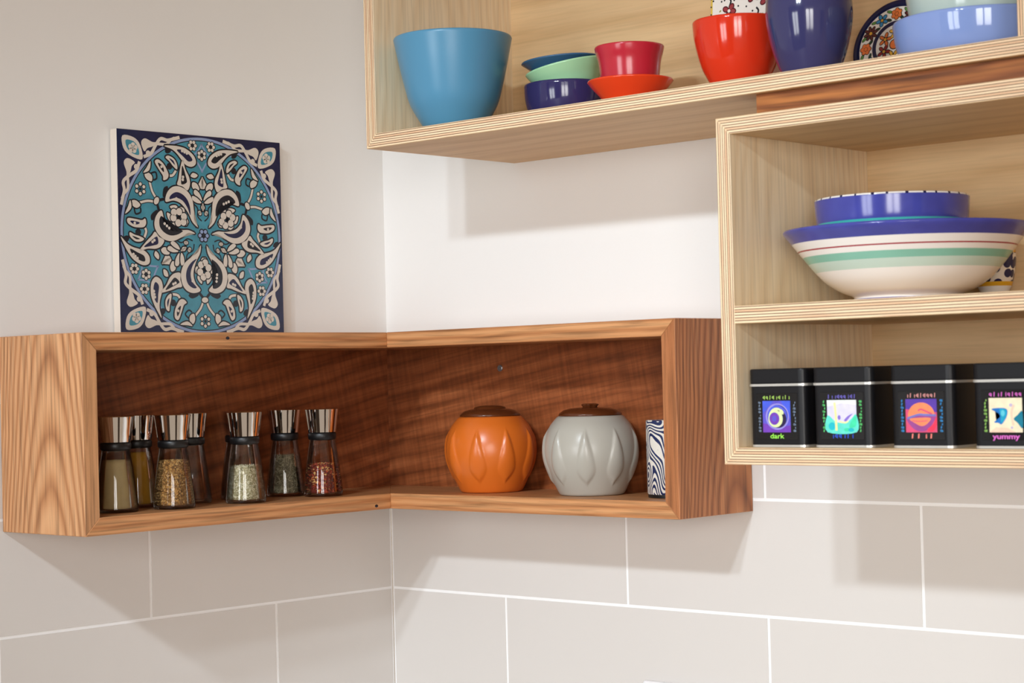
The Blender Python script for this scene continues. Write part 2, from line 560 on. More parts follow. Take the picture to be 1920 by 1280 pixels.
# ------------------------------------------------------------------ oak corner shelf
DL, DR, LL, LR, Z0, Z1, TL = 0.1615, 0.1555, 0.669, 0.6724, 0.1348, 0.3831, 0.0218
e = 0.0006
oak = empty('corner_shelf', (0, 0, Z0))
tag(oak, 'oak box shelf wrapped around the wall corner, holding spice jars and lidded pots', 'shelf')
oak.matrix_world.translation = (0, 0, 0)
oak.location = (0, 0, 0)
O = [M['oak']]
board('end_panel', [(DL, -LL, Z0), (DL, -LL, Z1), (e + wx(-LL), -LL, Z1), (e + wx(-LL), -LL, Z0)],
      [(DL, -LL + TL, Z0 + TL), (DL, -LL + TL, Z1 - TL), (e + wx(-LL + TL), -LL + TL, Z1 - TL), (e + wx(-LL + TL), -LL + TL, Z0 + TL)], (0, 0, 1), [M['oak_panel']], oak, centre=(0.09, 0, 0.5))
board('end_panel', [(LR, -DR, Z0), (LR, -DR, Z1), (LR, -e, Z1), (LR, -e, Z0)],
      [(LR - TL, -DR, Z0 + TL), (LR - TL, -DR, Z1 - TL), (LR - TL, -e, Z1 - TL), (LR - TL, -e, Z0 + TL)], (0, 0, 1), [M['oak_red']], oak, centre=(0, -0.03, 0.0))
for zo, zi, nm in ((Z1, Z1 - TL, 'top_board'), (Z0, Z0 + TL, 'bottom_board')):
    board(nm, [(DL, -LL, zo), (DL, -DR, zo), (e, -e, zo), (e + wx(-LL), -LL, zo)],
          [(DL, -LL + TL, zi), (DL, -DR, zi), (e, -e, zi), (e + wx(-LL + TL), -LL + TL, zi)], (0, 1, 0), O, oak)
    board(nm, [(DL, -DR, zo), (LR, -DR, zo), (LR, -e, zo), (e, -e, zo)],
          [(DL, -DR, zi), (LR - TL, -DR, zi), (LR - TL, -e, zi), (e, -e, zi)], (1, 0, 0), O, oak)
WB = wx(-LL + TL)
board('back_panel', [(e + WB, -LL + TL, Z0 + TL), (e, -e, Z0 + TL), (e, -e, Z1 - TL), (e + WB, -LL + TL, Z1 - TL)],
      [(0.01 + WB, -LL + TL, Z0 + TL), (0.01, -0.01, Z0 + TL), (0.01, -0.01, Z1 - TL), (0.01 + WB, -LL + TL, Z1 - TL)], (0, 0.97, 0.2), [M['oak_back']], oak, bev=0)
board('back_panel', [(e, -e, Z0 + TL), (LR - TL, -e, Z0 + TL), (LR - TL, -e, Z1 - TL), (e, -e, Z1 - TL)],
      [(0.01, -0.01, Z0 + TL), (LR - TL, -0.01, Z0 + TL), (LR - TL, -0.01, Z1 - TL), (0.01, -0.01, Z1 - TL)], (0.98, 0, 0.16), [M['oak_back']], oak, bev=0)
# screw with a cross recess in the back panel
bm = bmesh.new()
lathe(bm, [(0, 0), (0.0048, 0), (0.0048, 0.001), (0.0040, 0.0017), (0.0017, 0.0017), (0.0012, 0.0006), (0, 0.0006)], 20)
sc = link('screw', bm, M['screw'], oak, smooth=False)
sc.rotation_euler = (R(90), 0, 0); sc.location = (0.2435, -0.0098, 0.3288)
# small dark knots in the oak edges
for p_, nrm in (((DL, -0.442, Z1 - 0.0075), 'x'), ((DL, -0.183, Z0 + 0.0055), 'x'), ((LR, -0.012, 0.33), 'X')):
    bm = bmesh.new()
    lathe(bm, [(0, 0), (0.0024, 0), (0.0014, 0.0004), (0, 0.0004)], 9)
    k = link('knot', bm, M['brown_knot'] if 'brown_knot' in M else M['ink'], oak)
    k.rotation_euler = (0, R(90), 0); k.location = (p_[0] - 0.0001, p_[1], p_[2]); k.scale = (1.0, 1.5, 1)

# ------------------------------------------------------------------ plywood units
TX, TD, TZ0, TZ1, TT = 0.8505, 0.303, 0.2122, 0.5972, 0.0188
TXR = 1.62
TM0, TM1 = 0.3678, 0.3876
TB = 0.0201
lower = empty('cubby_shelf')
tag(lower, 'lower birch plywood wall unit with one inner shelf, holding striped bowls and black tins', 'shelf unit')
P2 = [M['birch'], M['edge']]
PS = [M['birch_side'], M['edge']]


def carcass(root, x0, x1, yd, z0, z1, t, tb):
    board('side_panel', [(x0, -yd, z0), (x0, -yd, z1), (x0, -e, z1), (x0, -e, z0)],
          [(x0 + t, -yd, z0 + t), (x0 + t, -yd, z1 - t), (x0 + t, -e, z1 - t), (x0 + t, -e, z0 + t)], (0, 0, 1), PS, root, edge=True, bev=0.0004, centre=(0, -yd * 0.62, z0 - 0.3))
    board('side_panel', [(x1, -yd, z0), (x1, -yd, z1), (x1, -e, z1), (x1, -e, z0)],
          [(x1 - t, -yd, z0 + t), (x1 - t, -yd, z1 - t), (x1 - t, -e, z1 - t), (x1 - t, -e, z0 + t)], (0, 0, 1), PS, root, edge=True, bev=0.0004)
    for nm, zo, zi in (('top_board', z1, z1 - t), ('bottom_board', z0, z0 + t)):
        board(nm, [(x0, -yd, zo), (x1, -yd, zo), (x1, -e, zo), (x0, -e, zo)],
              [(x0 + t, -yd, zi), (x1 - t, -yd, zi), (x1 - t, -e, zi), (x0 + t, -e, zi)], (1, 0, 0), P2, root, edge=True, bev=0.0004)
    board('back_panel', [(x0 + t, -e, z0 + t), (x1 - t, -e, z0 + t), (x1 - t, -e, z1 - t), (x0 + t, -e, z1 - t)],
          [(x0 + t, -tb, z0 + t), (x1 - t, -tb, z0 + t), (x1 - t, -tb, z1 - t), (x0 + t, -tb, z1 - t)], (1, 0, 0.0), [M['birch']], root, bev=0)


carcass(lower, TX, TXR, TD, TZ0, TZ1, TT, TB)
board('inner_shelf', [(TX + TT, -TD, TM0), (TXR - TT, -TD, TM0), (TXR - TT, -TB, TM0), (TX + TT, -TB, TM0)],
      [(TX + TT, -TD, TM1), (TXR - TT, -TD, TM1), (TXR - TT, -TB, TM1), (TX + TT, -TB, TM1)], (1, 0, 0), P2, lower, edge=True, bev=0.0004)

UX, UD, UZ, UT = 0.2725, 0.2907, 0.6218, 0.0187
UZ1 = 0.935
UXR = 1.80
upper = empty('open_wall_shelf')
tag(upper, 'long upper birch plywood wall shelf holding coloured bowls, a vase and a plate', 'shelf unit')
carcass(upper, UX, UXR, UD, UZ, UZ1, UT, TB)
XD = 1.2138
board('divider', [(XD, -UD, UZ + UT), (XD, -UD, UZ1 - UT), (XD, -TB, UZ1 - UT), (XD, -TB, UZ + UT)],
      [(XD + UT, -UD, UZ + UT), (XD + UT, -UD, UZ1 - UT), (XD + UT, -TB, UZ1 - UT), (XD + UT, -TB, UZ + UT)], (0, 0, 1), PS, upper, edge=True, bev=0.0004)
US = UZ + UT
# spacer between the two units
bt = board('spacer_batten', [(0.8908, -0.2808, TZ1 + 0.0002), (1.60, -0.2808, TZ1 + 0.0002), (1.60, -e, TZ1 + 0.0002), (0.8908, -e, TZ1 + 0.0002)],
           [(0.8908, -0.2808, UZ - 0.0002), (1.60, -0.2808, UZ - 0.0002), (1.60, -e, UZ - 0.0002), (0.8908, -e, UZ - 0.0002)], (1, 0, 0), [M['batten']], None, bev=0.0005)
tag(bt, 'reddish brown hardwood batten sandwiched between the two plywood units', 'batten')

# ------------------------------------------------------------------ socket plate low on the back wall
sk = empty('wall_socket', (0.562, 0, -0.1405))
tag(sk, 'white socket plate low on the tiled wall, cut by the bottom of the photo', 'socket')
bm = bmesh.new(); box(bm, -0.073, 0.073, -0.009, 0.0, -0.043, 0.043)
bevel(link('face_plate', bm, M['white_plastic'], sk), 0.003, 3)
for sx in (-0.036, 0.036):
    bm = bmesh.new(); box(bm, sx - 0.008, sx + 0.008, -0.012, -0.008, 0.012, 0.030)
    bevel(link('rocker_switch', bm, M['white_plastic'], sk), 0.001, 2)

# ------------------------------------------------------------------ bowls and pots (lathe)


def pot(name, loc, outer, mats, label, cat, thick=0.004, group=None, rot=(0, 0, 0), n=96, k=5, matidx=None, floor=0.004, subname=None):
    """open vessel from an outer profile [(r, z)...] bottom to rim, wall of the given thickness."""
    pr = spline(outer, k)
    rim_r, rim_z = pr[-1]
    prof = [(0, pr[0][1] + 0.0012), (pr[0][0] * 0.86, pr[0][1] + 0.0012), (pr[0][0] * 0.9, pr[0][1])] + pr
    no = len(prof) - 1
    # rounded lip, then inside
    prof += [(rim_r - thick * 0.2, rim_z + thick * 0.42), (rim_r - thick * 0.55, rim_z + thick * 0.5), (rim_r - thick * 0.9, rim_z + thick * 0.25)]
    for r, z in reversed(pr[:-1]):
        if z > pr[0][1] + floor + 0.002 and r - thick > 0.004: prof.append((r - thick, z))
    prof.append((max(prof[-1][0] - 0.006, 0.003), pr[0][1] + floor + 0.0015))
    prof.append((0, pr[0][1] + floor))
    bm = bmesh.new()
    mi = None
    if matidx:
        mi = [matidx(0.5 * (prof[i][1] + prof[i + 1][1]), i < no) for i in range(len(prof) - 1)]
    lathe(bm, prof, n, mats=mi)
    o = link(name, bm, mats, None, smooth=True)
    o.location = loc; o.rotation_euler = rot
    tag(o, label, cat, group)
    return o


def P(*a): return list(a)


# blue mixing bowl
zt = 0.7600 - US
pot('mixing_bowl', (0.373, -0.226, US), P((0.034, 0), (0.0405, 0.0045), (0.0510, 0.0213), (0.0590, 0.0374), (0.0652, 0.0606), (0.0712, 0.0866), (0.0752, 0.106), (0.0780, zt)), [M['sky_blue']],
    'large light blue bowl at the left end of the upper shelf', 'bowl', 0.005)
# small stack
pot('bowl', (0.475, -0.12, US), P((0.034, 0), (0.042, 0.006), (0.049, 0.02), (0.0535, 0.038), (0.0545, 0.0565)), [M['navy_bowl']],
    'glossy navy blue bowl at the bottom of the small tilted bowl stack', 'bowl', 0.004, 'small bowls stacked on the upper shelf')
TLT = Vector((0.674, -0.739, 0)).normalized()          # horizontal axis about which the stacked bowls lean


def leaning(name, rim, h, deg, prof, mat, label, thick):
    q = Matrix.Rotation(R(deg), 3, TLT)
    c = Vector(rim) - q @ Vector((0, 0, h))
    return pot(name, c, prof, mat, label, 'bowl', thick, 'small bowls stacked on the upper shelf', rot=q.to_euler())


leaning('bowl.001', (0.4756, -0.1195, US + 0.0812), 0.0600, 11.3, P((0.020, 0), (0.026, 0.008), (0.0350, 0.026), (0.0440, 0.043), (0.0490, 0.051), (0.0540, 0.060)), [M['mint']],
        'mint green bowl leaning inside the navy bowl', 0.003)
leaning('bowl.002', (0.4713, -0.1234, US + 0.0895), 0.0320, 4.0, P((0.018, 0), (0.026, 0.006), (0.0335, 0.016), (0.0435, 0.025), (0.0525, 0.032)), [M['teal_blue']],
        'flared slate blue dish on top of the mint green bowl', 0.003)
pot('saucer_bowl', (0.6085, -0.15, US), P((0.0235, 0), (0.0285, 0.008), (0.0362, 0.0212), (0.0475, 0.034), (0.0543, 0.0425)), [M['flame']],
    'shallow orange red dish under the crimson ramekin', 'bowl', 0.0035, 'small bowls stacked on the upper shelf')
pot('ramekin', (0.6075, -0.149, US + 0.0090), P((0.021, 0), (0.0300, 0.012), (0.0365, 0.035), (0.0395, 0.058), (0.0425, 0.069), (0.0441, 0.0765)), [M['crimson']],
    'crimson ramekin standing in the orange red dish', 'bowl', 0.0035, 'small bowls stacked on the upper shelf')
# red bowl, vase
pot('deep_bowl', (0.7614, -0.13, US), P((0.024, 0), (0.028, 0.010), (0.0378, 0.029), (0.0453, 0.045), (0.0507, 0.0645), (0.0540, 0.0818), (0.0551, 0.098)), [M['red']],
    'glossy red bowl beside the dark vase', 'bowl', 0.004)
pot('vase', (0.8906, -0.17, US), P((0.0245, 0), (0.0295, 0.008), (0.0345, 0.019), (0.0420, 0.0395), (0.0470, 0.060), (0.0499, 0.0805), (0.0492, 0.101), (0.0455, 0.13), (0.036, 0.17), (0.026, 0.19), (0.024, 0.21), (0.029, 0.23)), [M['vase']],
    'glossy dark indigo vase between the red bowl and the painted plate', 'vase', 0.004)
pot('wide_bowl', (1.0865, -0.128, US), P((0.066, 0), (0.080, 0.006), (0.0895, 0.018), (0.0942, 0.034), (0.0962, 0.052)), [M['peri']],
    'wide periwinkle blue glass bowl beside the painted plate', 'bowl', 0.004)
pot('wide_bowl.001', (1.090, -0.128, US + 0.0195), P((0.058, 0), (0.066, 0.006), (0.0755, 0.024), (0.0815, 0.046), (0.085, 0.075)), [M['pale']],
    'pale sage bowl nested in the periwinkle bowl', 'bowl', 0.004)

# painted striped bowls
def striped_big(z, out):
    if z > 0.0745: return 1
    if not out: return 0
    if z < 0.0035: return 1
    if z > 0.0655: return 1
    if 0.0560 < z < 0.0574: return 2
    if 0.0425 < z < 0.0500: return 3
    if 0.0330 < z <= 0.0425: return 4
    return 0


M['blue_band'] = plain('painted_blue_band', srgb(66, 70, 152), 0.14, var=0.25, vscale=40)
M['red_line'] = plain('painted_red_line', srgb(160, 30, 52), 0.2)
M['green_band'] = plain('painted_sea_green_band', srgb(132, 190, 170), 0.18, var=0.12, vscale=20)
M['green_wash'] = plain('painted_pale_green_wash', srgb(196, 216, 204), 0.18, var=0.1, vscale=18)
M['bowl_white'] = plain('warm_white_glaze', srgb(240, 235, 230), 0.15, var=0.04, vscale=14)
M['teal_band'] = plain('painted_teal_band', srgb(64, 170, 168), 0.15, var=0.15, vscale=30)
big_prof = [(0.0590, 0), (0.0585, 0.0045), (0.0610, 0.007), (0.074, 0.0125), (0.089, 0.0225), (0.1015, 0.0355), (0.1135, 0.0505), (0.1260, 0.0665), (0.1330, 0.0750), (0.1348, 0.0782)]


def dense(pr, n):
    out = []
    for (r0, z0), (r1, z1) in zip(pr[:-1], pr[1:]):
        m = max(1, int(n * math.hypot(r1 - r0, z1 - z0) / 0.02))
        out += [(r0 + (r1 - r0) * i / m, z0 + (z1 - z0) * i / m) for i in range(m)]
    return out + [pr[-1]]


BX, BY = 1.0165, -0.1815
pot('serving_bowl', (BX, BY, TM1 + 0.0002), big_prof, [M['bowl_white'], M['blue_band'], M['red_line'], M['green_band'], M['green_wash']],
    'large flared white bowl with blue rim, red line and green band', 'bowl', 0.005, 'hand painted bowls on the inner shelf', n=128, k=12, matidx=striped_big)
pot('painted_bowl', (BX - 0.0185, BY + 0.002, TM1 + 0.0240), P((0.050, 0), (0.062, 0.008), (0.0735, 0.030), (0.0795, 0.050), (0.0832, 0.068), (0.0848, 0.0895)), [M['bowl_white'], M['blue_band'], M['teal_band'], M['white_glaze']],
    'smaller bowl with broad blue band and teal stripe, nested in the serving bowl', 'bowl', 0.004, 'hand painted bowls on the inner shelf', n=96, k=14,
    matidx=lambda z, out: (1 if z > 0.0645 else (2 if z > 0.054 else 0)) if out else 3)

nb = bpy.data.objects['painted_bowl']
bm = bmesh.new()
for i in range(30):
    a = 2 * math.pi * (i + rnd.uniform(-0.2, 0.2)) / 30
    w = rnd.uniform(0.010, 0.022)
    q4 = []
    for da, rr, zz in ((-w, 0.0851, 0.0890), (w, 0.0851, 0.0890), (w, 0.0840, 0.0914), (-w, 0.0840, 0.0914)):
        q4.append(bm.verts.new((rr * math.cos(a + da), rr * math.sin(a + da), zz)))
    bm.faces.new(q4)
link('rim_dashes', bm, M['navy'], nb)['label'] = 'navy brush dashes on the white lip'

# ------------------------------------------------------------------ pattern helpers (flat painted shapes)


class Paint:
    """collects flat polygons on a plane u,v with a small height; one mesh, several glazes"""

    def __init__(s, mats):
        s.bm = bmesh.new(); s.mats = mats

    def poly(s, pts, mi, h):
        # ear clipping through bmesh triangulation
        area2 = sum(pts[i - 1][0] * pts[i][1] - pts[i][0] * pts[i - 1][1] for i in range(len(pts)))
        if abs(area2) < 1e-9: return
        if area2 < 0: pts = pts[::-1]
        vs = [s.bm.verts.new((p[0], p[1], h)) for p in pts]
        try:
            f = s.bm.faces.new(vs); f.material_index = mi
        except ValueError:
            pass

    def disc(s, c, r, mi, h, n=20, sy=1.0, rot=0.0):
        ca, sa = math.cos(rot), math.sin(rot)
        pts = []
        for i in range(n):
            a = 2 * math.pi * i / n
            x, y = r * math.cos(a), r * sy * math.sin(a)
            pts.append((c[0] + x * ca - y * sa, c[1] + x * sa + y * ca))
        s.poly(pts, mi, h)

    def ring(s, c, r0, r1, mi, h, n=96):
        for i in range(n):
            a, b = 2 * math.pi * i / n, 2 * math.pi * (i + 1) / n
            s.poly([(c[0] + r * math.cos(t), c[1] + r * math.sin(t)) for r, t in ((r0, a), (r1, a), (r1, b), (r0, b))], mi, h)

    def stroke(s, pts, w, mi, h, k=5, taper=False):
        q = spline(pts, k)
        n = len(q)
        lft, rgt = [], []
        for i in range(n):
            a, b = q[max(i - 1, 0)], q[min(i + 1, n - 1)]
            dx, dy = b[0] - a[0], b[1] - a[1]
            l = math.hypot(dx, dy) or 1
            ww = w * 0.5 * ((0.25 + 0.75 * math.sin(math.pi * (0.15 + 0.7 * i / (n - 1)))) if taper else 1)
            lft.append((q[i][0] - dy / l * ww, q[i][1] + dx / l * ww)); rgt.append((q[i][0] + dy / l * ww, q[i][1] - dx / l * ww))
        for i in range(n - 1):
            s.poly([lft[i], lft[i + 1], rgt[i + 1], rgt[i]], mi, h)

    def shape(s, pts, mi, h, grow=0.0, k=5, outline=None, oh=None):
        q = spline(pts, k, True)
        if outline is not None:
            s.poly(s.offset(q, grow), outline, oh)
        s.poly(q, mi, h)

    @staticmethod
    def offset(q, d):
        a2 = sum(q[i - 1][0] * q[i][1] - q[i][0] * q[i - 1][1] for i in range(len(q)))
        sg = 1 if a2 > 0 else -1
        out = []
        n = len(q)
        for i in range(n):
            a, b = q[i - 1], q[(i + 1) % n]
            dx, dy = b[0] - a[0], b[1] - a[1]
            l = math.hypot(dx, dy) or 1
            out.append((q[i][0] + sg * dy / l * d, q[i][1] - sg * dx / l * d))
        return out

    def build(s, name, parent, matrix, thick=None):
        # normals towards +local z
        me = bpy.data.meshes.new(name)
        bmesh.ops.triangulate(s.bm, faces=[f for f in s.bm.faces if len(f.verts) > 4])
        s.bm.transform(matrix)
        s.bm.to_mesh(me); s.bm.free()
        for m in s.mats: me.materials.append(m)
        o = bpy.data.objects.new(name, me); COL.objects.link(o)
        o.parent = parent
        return o


# ------------------------------------------------------------------ Iznik style wall plaque on the oak shelf
PY0, PY1, PZ0, PZ1 = -0.5062, -0.2236, Z1 + 0.0003, 0.6622
PY0, PY1 = PY0 + 0.0105, PY1 + 0.0085
plaque = empty('decorative_tile', (0.0095 + wx((PY0 + PY1) / 2), (PY0 + PY1) / 2, PZ0), (0, 0, -math.atan(WL)))
tag(plaque, 'square blue and white floral tile standing on the oak shelf against the wall', 'decorative tile')
bm = bmesh.new(); box(bm, -0.0075, 0.0075, -(PY1 - PY0) / 2, (PY1 - PY0) / 2, 0, PZ1 - PZ0)
bevel(link('tile_body', bm, M['bisque'], plaque), 0.0012, 2)
pt = Paint([M['navy'], M['turq'], M['cream'], M['ink'], M['lilac']])
NV, TQ, CR, IK, LI = range(5)
H = 1.02
h0 = 0.0
dh = 0.012          # layer step in pattern units (thin glaze relief)
pt.poly([(-H, -H), (H, -H), (H, H), (-H, H)], NV, h0)
pt.disc((0, 0), 1.0, LI, dh, 128)
pt.disc((0, 0), 0.972, IK, dh * 1.3, 128)
pt.disc((0, 0), 0.962, TQ, dh * 1.6, 128)


def cv(x, y): return ((x - 548) / 455, (668 - y) / 551)


leafs = [
    # (cream outline, navy heart, white drops)
    ([(565, 722), (582, 762), (625, 795), (662, 832), (680, 885), (674, 940), (650, 978), (610, 992), (572, 976), (600, 935), (610, 882), (594, 818), (570, 768)],
     [(590, 800), (620, 820), (645, 858), (652, 902), (642, 942), (614, 964), (594, 960), (620, 925), (626, 880), (612, 835)], [(618, 905), (620, 886), (616, 924)]),
    ([(684, 882), (716, 884), (742, 908), (764, 952), (794, 992), (742, 980), (702, 964), (676, 956), (684, 920)],
     [(690, 930), (714, 908), (736, 930), (768, 978), (724, 956), (702, 944)], [(712, 938), (724, 944)]),
    ([(782, 962), (792, 922), (820, 906), (844, 938), (848, 1000), (834, 1052), (812, 1100), (792, 1132), (802, 1080), (800, 1040), (790, 1000)],
     [(804, 955), (822, 935), (833, 965), (831, 1020), (814, 1050), (808, 1000)], [(832, 985), (830, 1002), (827, 1018)]),
    ([(652, 1046), (668, 1060), (682, 1100), (700, 1142), (719, 1130), (718, 1090), (704, 1054), (688, 1030), (668, 1028)],
     [(684, 1066), (698, 1074), (708, 1098), (705, 1122), (694, 1104)], [(700, 1092)]),
    ([(736, 998), (756, 1010), (770, 1042), (766, 1082), (750, 1094), (746, 1062), (738, 1030)], [(748, 1022), (760, 1042), (758, 1072), (752, 1050)], []),
]
small = [
    [(560, 846), (548, 822), (540, 800), (556, 792), (566, 812)],       # lotus upper petals
    [(562, 856), (580, 838), (598, 852), (594, 880), (572, 872)],
    [(562, 880), (580, 884), (588, 906), (576, 930), (562, 936)],
    [(612, 1108), (634, 1120), (636, 1150), (618, 1165), (606, 1140)],   # bud
    [(650, 1150), (690, 1168), (650, 1172), (622, 1176)],
]
# palmette petals, drawn for the upper axis
palm = [
    [(545, 338), (564, 368), (572, 392), (545, 404)],
    [(566, 408), (580, 378), (604, 372), (606, 400), (584, 420)],
    [(552, 470), (566, 432), (590, 412), (598, 432), (574, 460)],
    [(556, 484), (580, 458), (606, 448), (606, 470), (580, 486)],
    [(545, 486), (558, 510), (545, 530)],
    [(574, 330), (600, 318), (614, 338), (590, 346)],
]


def xf(p, rot, mir):
    x, y = p
    if mir: x = -x
    c, s = math.cos(rot), math.sin(rot)
    return (x * c - y * s, x * s + y * c)


ly = 0
for r3 in range(3):
    rot = r3 * 2 * math.pi / 3
    for mir in (False, True):
        T = lambda pts: [xf(p, rot, mir) for p in pts]
        # long stems
        pt.stroke(T([cv(556, 1020), cv(610, 945), cv(625, 880), cv(594, 800), cv(560, 730)]), 0.030, IK, dh * 1.75)
        pt.stroke(T([cv(560, 1045), cv(575, 1080), cv(606, 1120)]), 0.040, IK, dh * 1.8)
        pt.stroke(T([cv(560, 1045), cv(575, 1080), cv(606, 1120)]), 0.024, CR, dh * 2.1)
        pt.stroke(T([cv(545, 152), cv(590, 215), cv(655, 200), cv(720, 208)]), 0.016, LI, dh * 1.9)
        pt.stroke(T([cv(545, 312), cv(572, 262), cv(600, 230)]), 0.018, LI, dh * 1.9)
        pt.stroke(T([cv(684, 1036), cv(700, 1006), cv(742, 1000)]), 0.042, IK, dh * 1.85)
        pt.stroke(T([cv(684, 1036), cv(700, 1006), cv(742, 1000)]), 0.026, CR, dh * 1.95)
        pt.disc(xf(cv(726, 1048), rot, mir), 0.035, IK, dh * 1.8, 12)
        for out, heart, drops in leafs:
            pt.shape(T([cv(*p) for p in out]), CR, dh * 2.6, 0.016, 5, IK, dh * 2.0 + ly * 0.00004)
            pt.shape(T([cv(*p) for p in heart]), NV if ly % 2 else IK, dh * 3.1)
            for d in drops: pt.disc(xf(cv(*d), rot, mir), 0.015, CR, dh * 3.6, 10)
            ly += 1
        for iq, sh in enumerate(small + palm):
            pt.shape(T([cv(*p) for p in sh]), CR, dh * (2.24 + 0.045 * iq), 0.014, 4, IK, dh * (2.22 + 0.045 * iq))
        for a_ in range(6):                                     # open flower inside the drop
            an = a_ * math.pi / 3 + 0.3
            c1 = xf((0.0 + 0.055 * math.cos(an), -0.35 + 0.075 * math.sin(an)), rot, mir)
            if not mir:
                pt.disc(c1, 0.048, IK, dh * 2.75, 12); pt.disc(c1, 0.037, CR, dh * 2.9, 12)
        pt.disc(xf((0.0, -0.35), rot, mir), 0.022, IK, dh * 3.1, 10)
        # feathered dark leaves and curls between the motifs
        pt.shape(T([cv(582, 1000), cv(612, 985), cv(640, 1004), cv(624, 1022), cv(600, 1016)]), IK, dh * 1.9)
        pt.stroke(T([cv(640, 1135), cv(660, 1110), cv(640, 1088), cv(622, 1100)]), 0.018, IK, dh * 1.85)
        pt.stroke(T([cv(702, 700), cv(672, 712), cv(640, 690), cv(610, 700)]), 0.014, IK, dh * 1.85)
        pt.disc(xf(cv(650, 712), rot, mir), 0.030, IK, dh * 1.9, 12); pt.disc(xf(cv(650, 712), rot, mir), 0.019, CR, dh * 2.2, 12)
        pt.disc(xf(cv(628, 748), rot, mir), 0.030, IK, dh * 1.9, 12); pt.disc(xf(cv(628, 748), rot, mir), 0.019, CR, dh * 2.2, 12)
        pt.disc(xf(cv(788, 1098), rot, mir), 0.045, IK, dh * 1.8, 16, 0.7, 0.6)
        # rosettes
        for cx_, cy_, rr in ((600, 165, 0.030), ):
            for a in range(6):
                an = a * math.pi / 3 + rot
                c0 = xf(cv(cx_, cy_), rot, mir)
                c1 = (c0[0] + rr * 1.25 * math.cos(an), c0[1] + rr * 1.25 * math.sin(an))
                pt.disc(c1, 0.026, IK, dh * 2.0, 10); pt.disc(c1, 0.018, CR, dh * 2.3, 10)
            pt.disc(c0, 0.017, IK, dh * 2.6, 10)
    for (cx_, cy_, rr, n_) in ((545, 216, 0.032, 6), (557, 1150, 0.040, 6)):
        c0 = xf(cv(cx_, cy_), rot, False); c0 = xf(((548 - 548) / 455, (668 - cy_) / 551), rot, False)
        for a in range(n_):
            an = a * 2 * math.pi / n_ + rot + 0.5
            c1 = (c0[0] + rr * 1.2 * math.cos(an), c0[1] + rr * 1.2 * math.sin(an))
            pt.disc(c1, 0.027, IK, dh * 2.0, 10); pt.disc(c1, 0.018, CR, dh * 2.3, 10)
        pt.disc(c0, 0.017, IK, dh * 2.6, 10)
    c0 = xf((0.0, (668 - 1030) / 551), rot, False)
    pt.disc(c0, 0.052, IK, dh * 3.0, 16, 0.75, rot); pt.disc(c0, 0.040, CR, dh * 3.3, 16, 0.7, rot)
for a in range(6):
    an = a * math.pi / 3
    c1 = (0.045 * math.cos(an), 0.045 * math.sin(an))
    pt.disc(c1, 0.032, IK, dh * 3.0, 10); pt.disc(c1, 0.020, LI, dh * 3.4, 10)
pt.disc((0, 0), 0.02, IK, dh * 3.8, 10)
# corner spandrels
for sx in (-1, 1):
    for sy in (-1, 1):
        for sw in (False, True):
            def C(p):
                x, y = p
                if sw: x, y = y, x
                return (x * sx, y * sy)
            if not sw:
                pt.shape([C(p) for p in ((0.955, 0.955), (0.82, 0.945), (0.745, 0.87), (0.725, 0.735), (0.86, 0.76), (0.945, 0.83))], CR, dh * 1.2, k=4)
                pt.shape([C(p) for p in ((0.915, 0.915), (0.825, 0.905), (0.775, 0.85), (0.765, 0.775), (0.85, 0.79), (0.905, 0.84))], TQ, dh * 1.7, k=4)
                for a in range(5):
                    an = a * 2 * math.pi / 5 + 0.4
                    pt.disc(C((0.835 + 0.03 * math.cos(an), 0.84 + 0.03 * math.sin(an))), 0.026, CR, dh * 2.2, 10)
            pt.shape([C(p) for p in ((0.735, 0.90), (0.69, 0.945), (0.60, 0.915), (0.54, 0.915), (0.60, 0.87), (0.66, 0.85), (0.70, 0.815))], CR, dh * 1.2, k=4)
            pt.stroke([C(p) for p in ((0.71, 0.76), (0.62, 0.80), (0.56, 0.89), (0.50, 0.955), (0.42, 0.945), (0.34, 0.965), (0.27, 0.985))], 0.034, CR, dh * 1.4)
            pt.stroke([C(p) for p in ((0.56, 0.905), (0.50, 0.90), (0.43, 0.905), (0.38, 0.95), (0.33, 0.975))], 0.030, CR, dh * 1.5)
            pt.disc(C((0.655, 0.80)), 0.028, CR, dh * 1.6, 10)
SC = (PY1 - PY0) / 2 / H * 0.997
SCV = (PZ1 - PZ0) / 2 / H * 0.997
# pattern u -> +y, v -> +z, height -> +x
mt = Matrix(((0, 0, 0.018, 0.0077), (SC, 0, 0, 0), (0, SCV, 0, (PZ1 - PZ0) / 2), (0, 0, 0, 1)))
gl = pt.build('glazed_face', plaque, mt)

# ------------------------------------------------------------------ spice jars
JS = Z0 + TL
jar_glass_out = spline([(0.0262, 0.0), (0.0273, 0.003), (0.0268, 0.012), (0.0243, 0.034), (0.0212, 0.058), (0.0186, 0.074), (0.0176, 0.0815)], 4)


def glass_r(z):
    for (r0, z0), (r1, z1) in zip(jar_glass_out[:-1], jar_glass_out[1:]):
        if z0 <= z <= z1: return r0 + (r1 - r0) * (z - z0) / max(z1 - z0, 1e-9)
    return jar_glass_out[-1][0]


def spice_mat(name, cols, scale):
    m, nt, p = newmat(name)
    g = nd(nt, 'ShaderNodeNewGeometry')
    r = nd(nt, 'ShaderNodeValToRGB')
    r.color_ramp.interpolation = 'CONSTANT'
    while len(r.color_ramp.elements) < len(cols): r.color_ramp.elements.new(0.5)
    for i, c in enumerate(cols):
        r.color_ramp.elements[i].position = i / len(cols); r.color_ramp.elements[i].color = c
    nt.links.new(g.outputs['Random Per Island'], r.inputs['Fac'])
    nt.links.new(r.outputs['Color'], p.inputs['Base Color'])
    p.inputs['Roughness'].default_value = 0.55
    return m


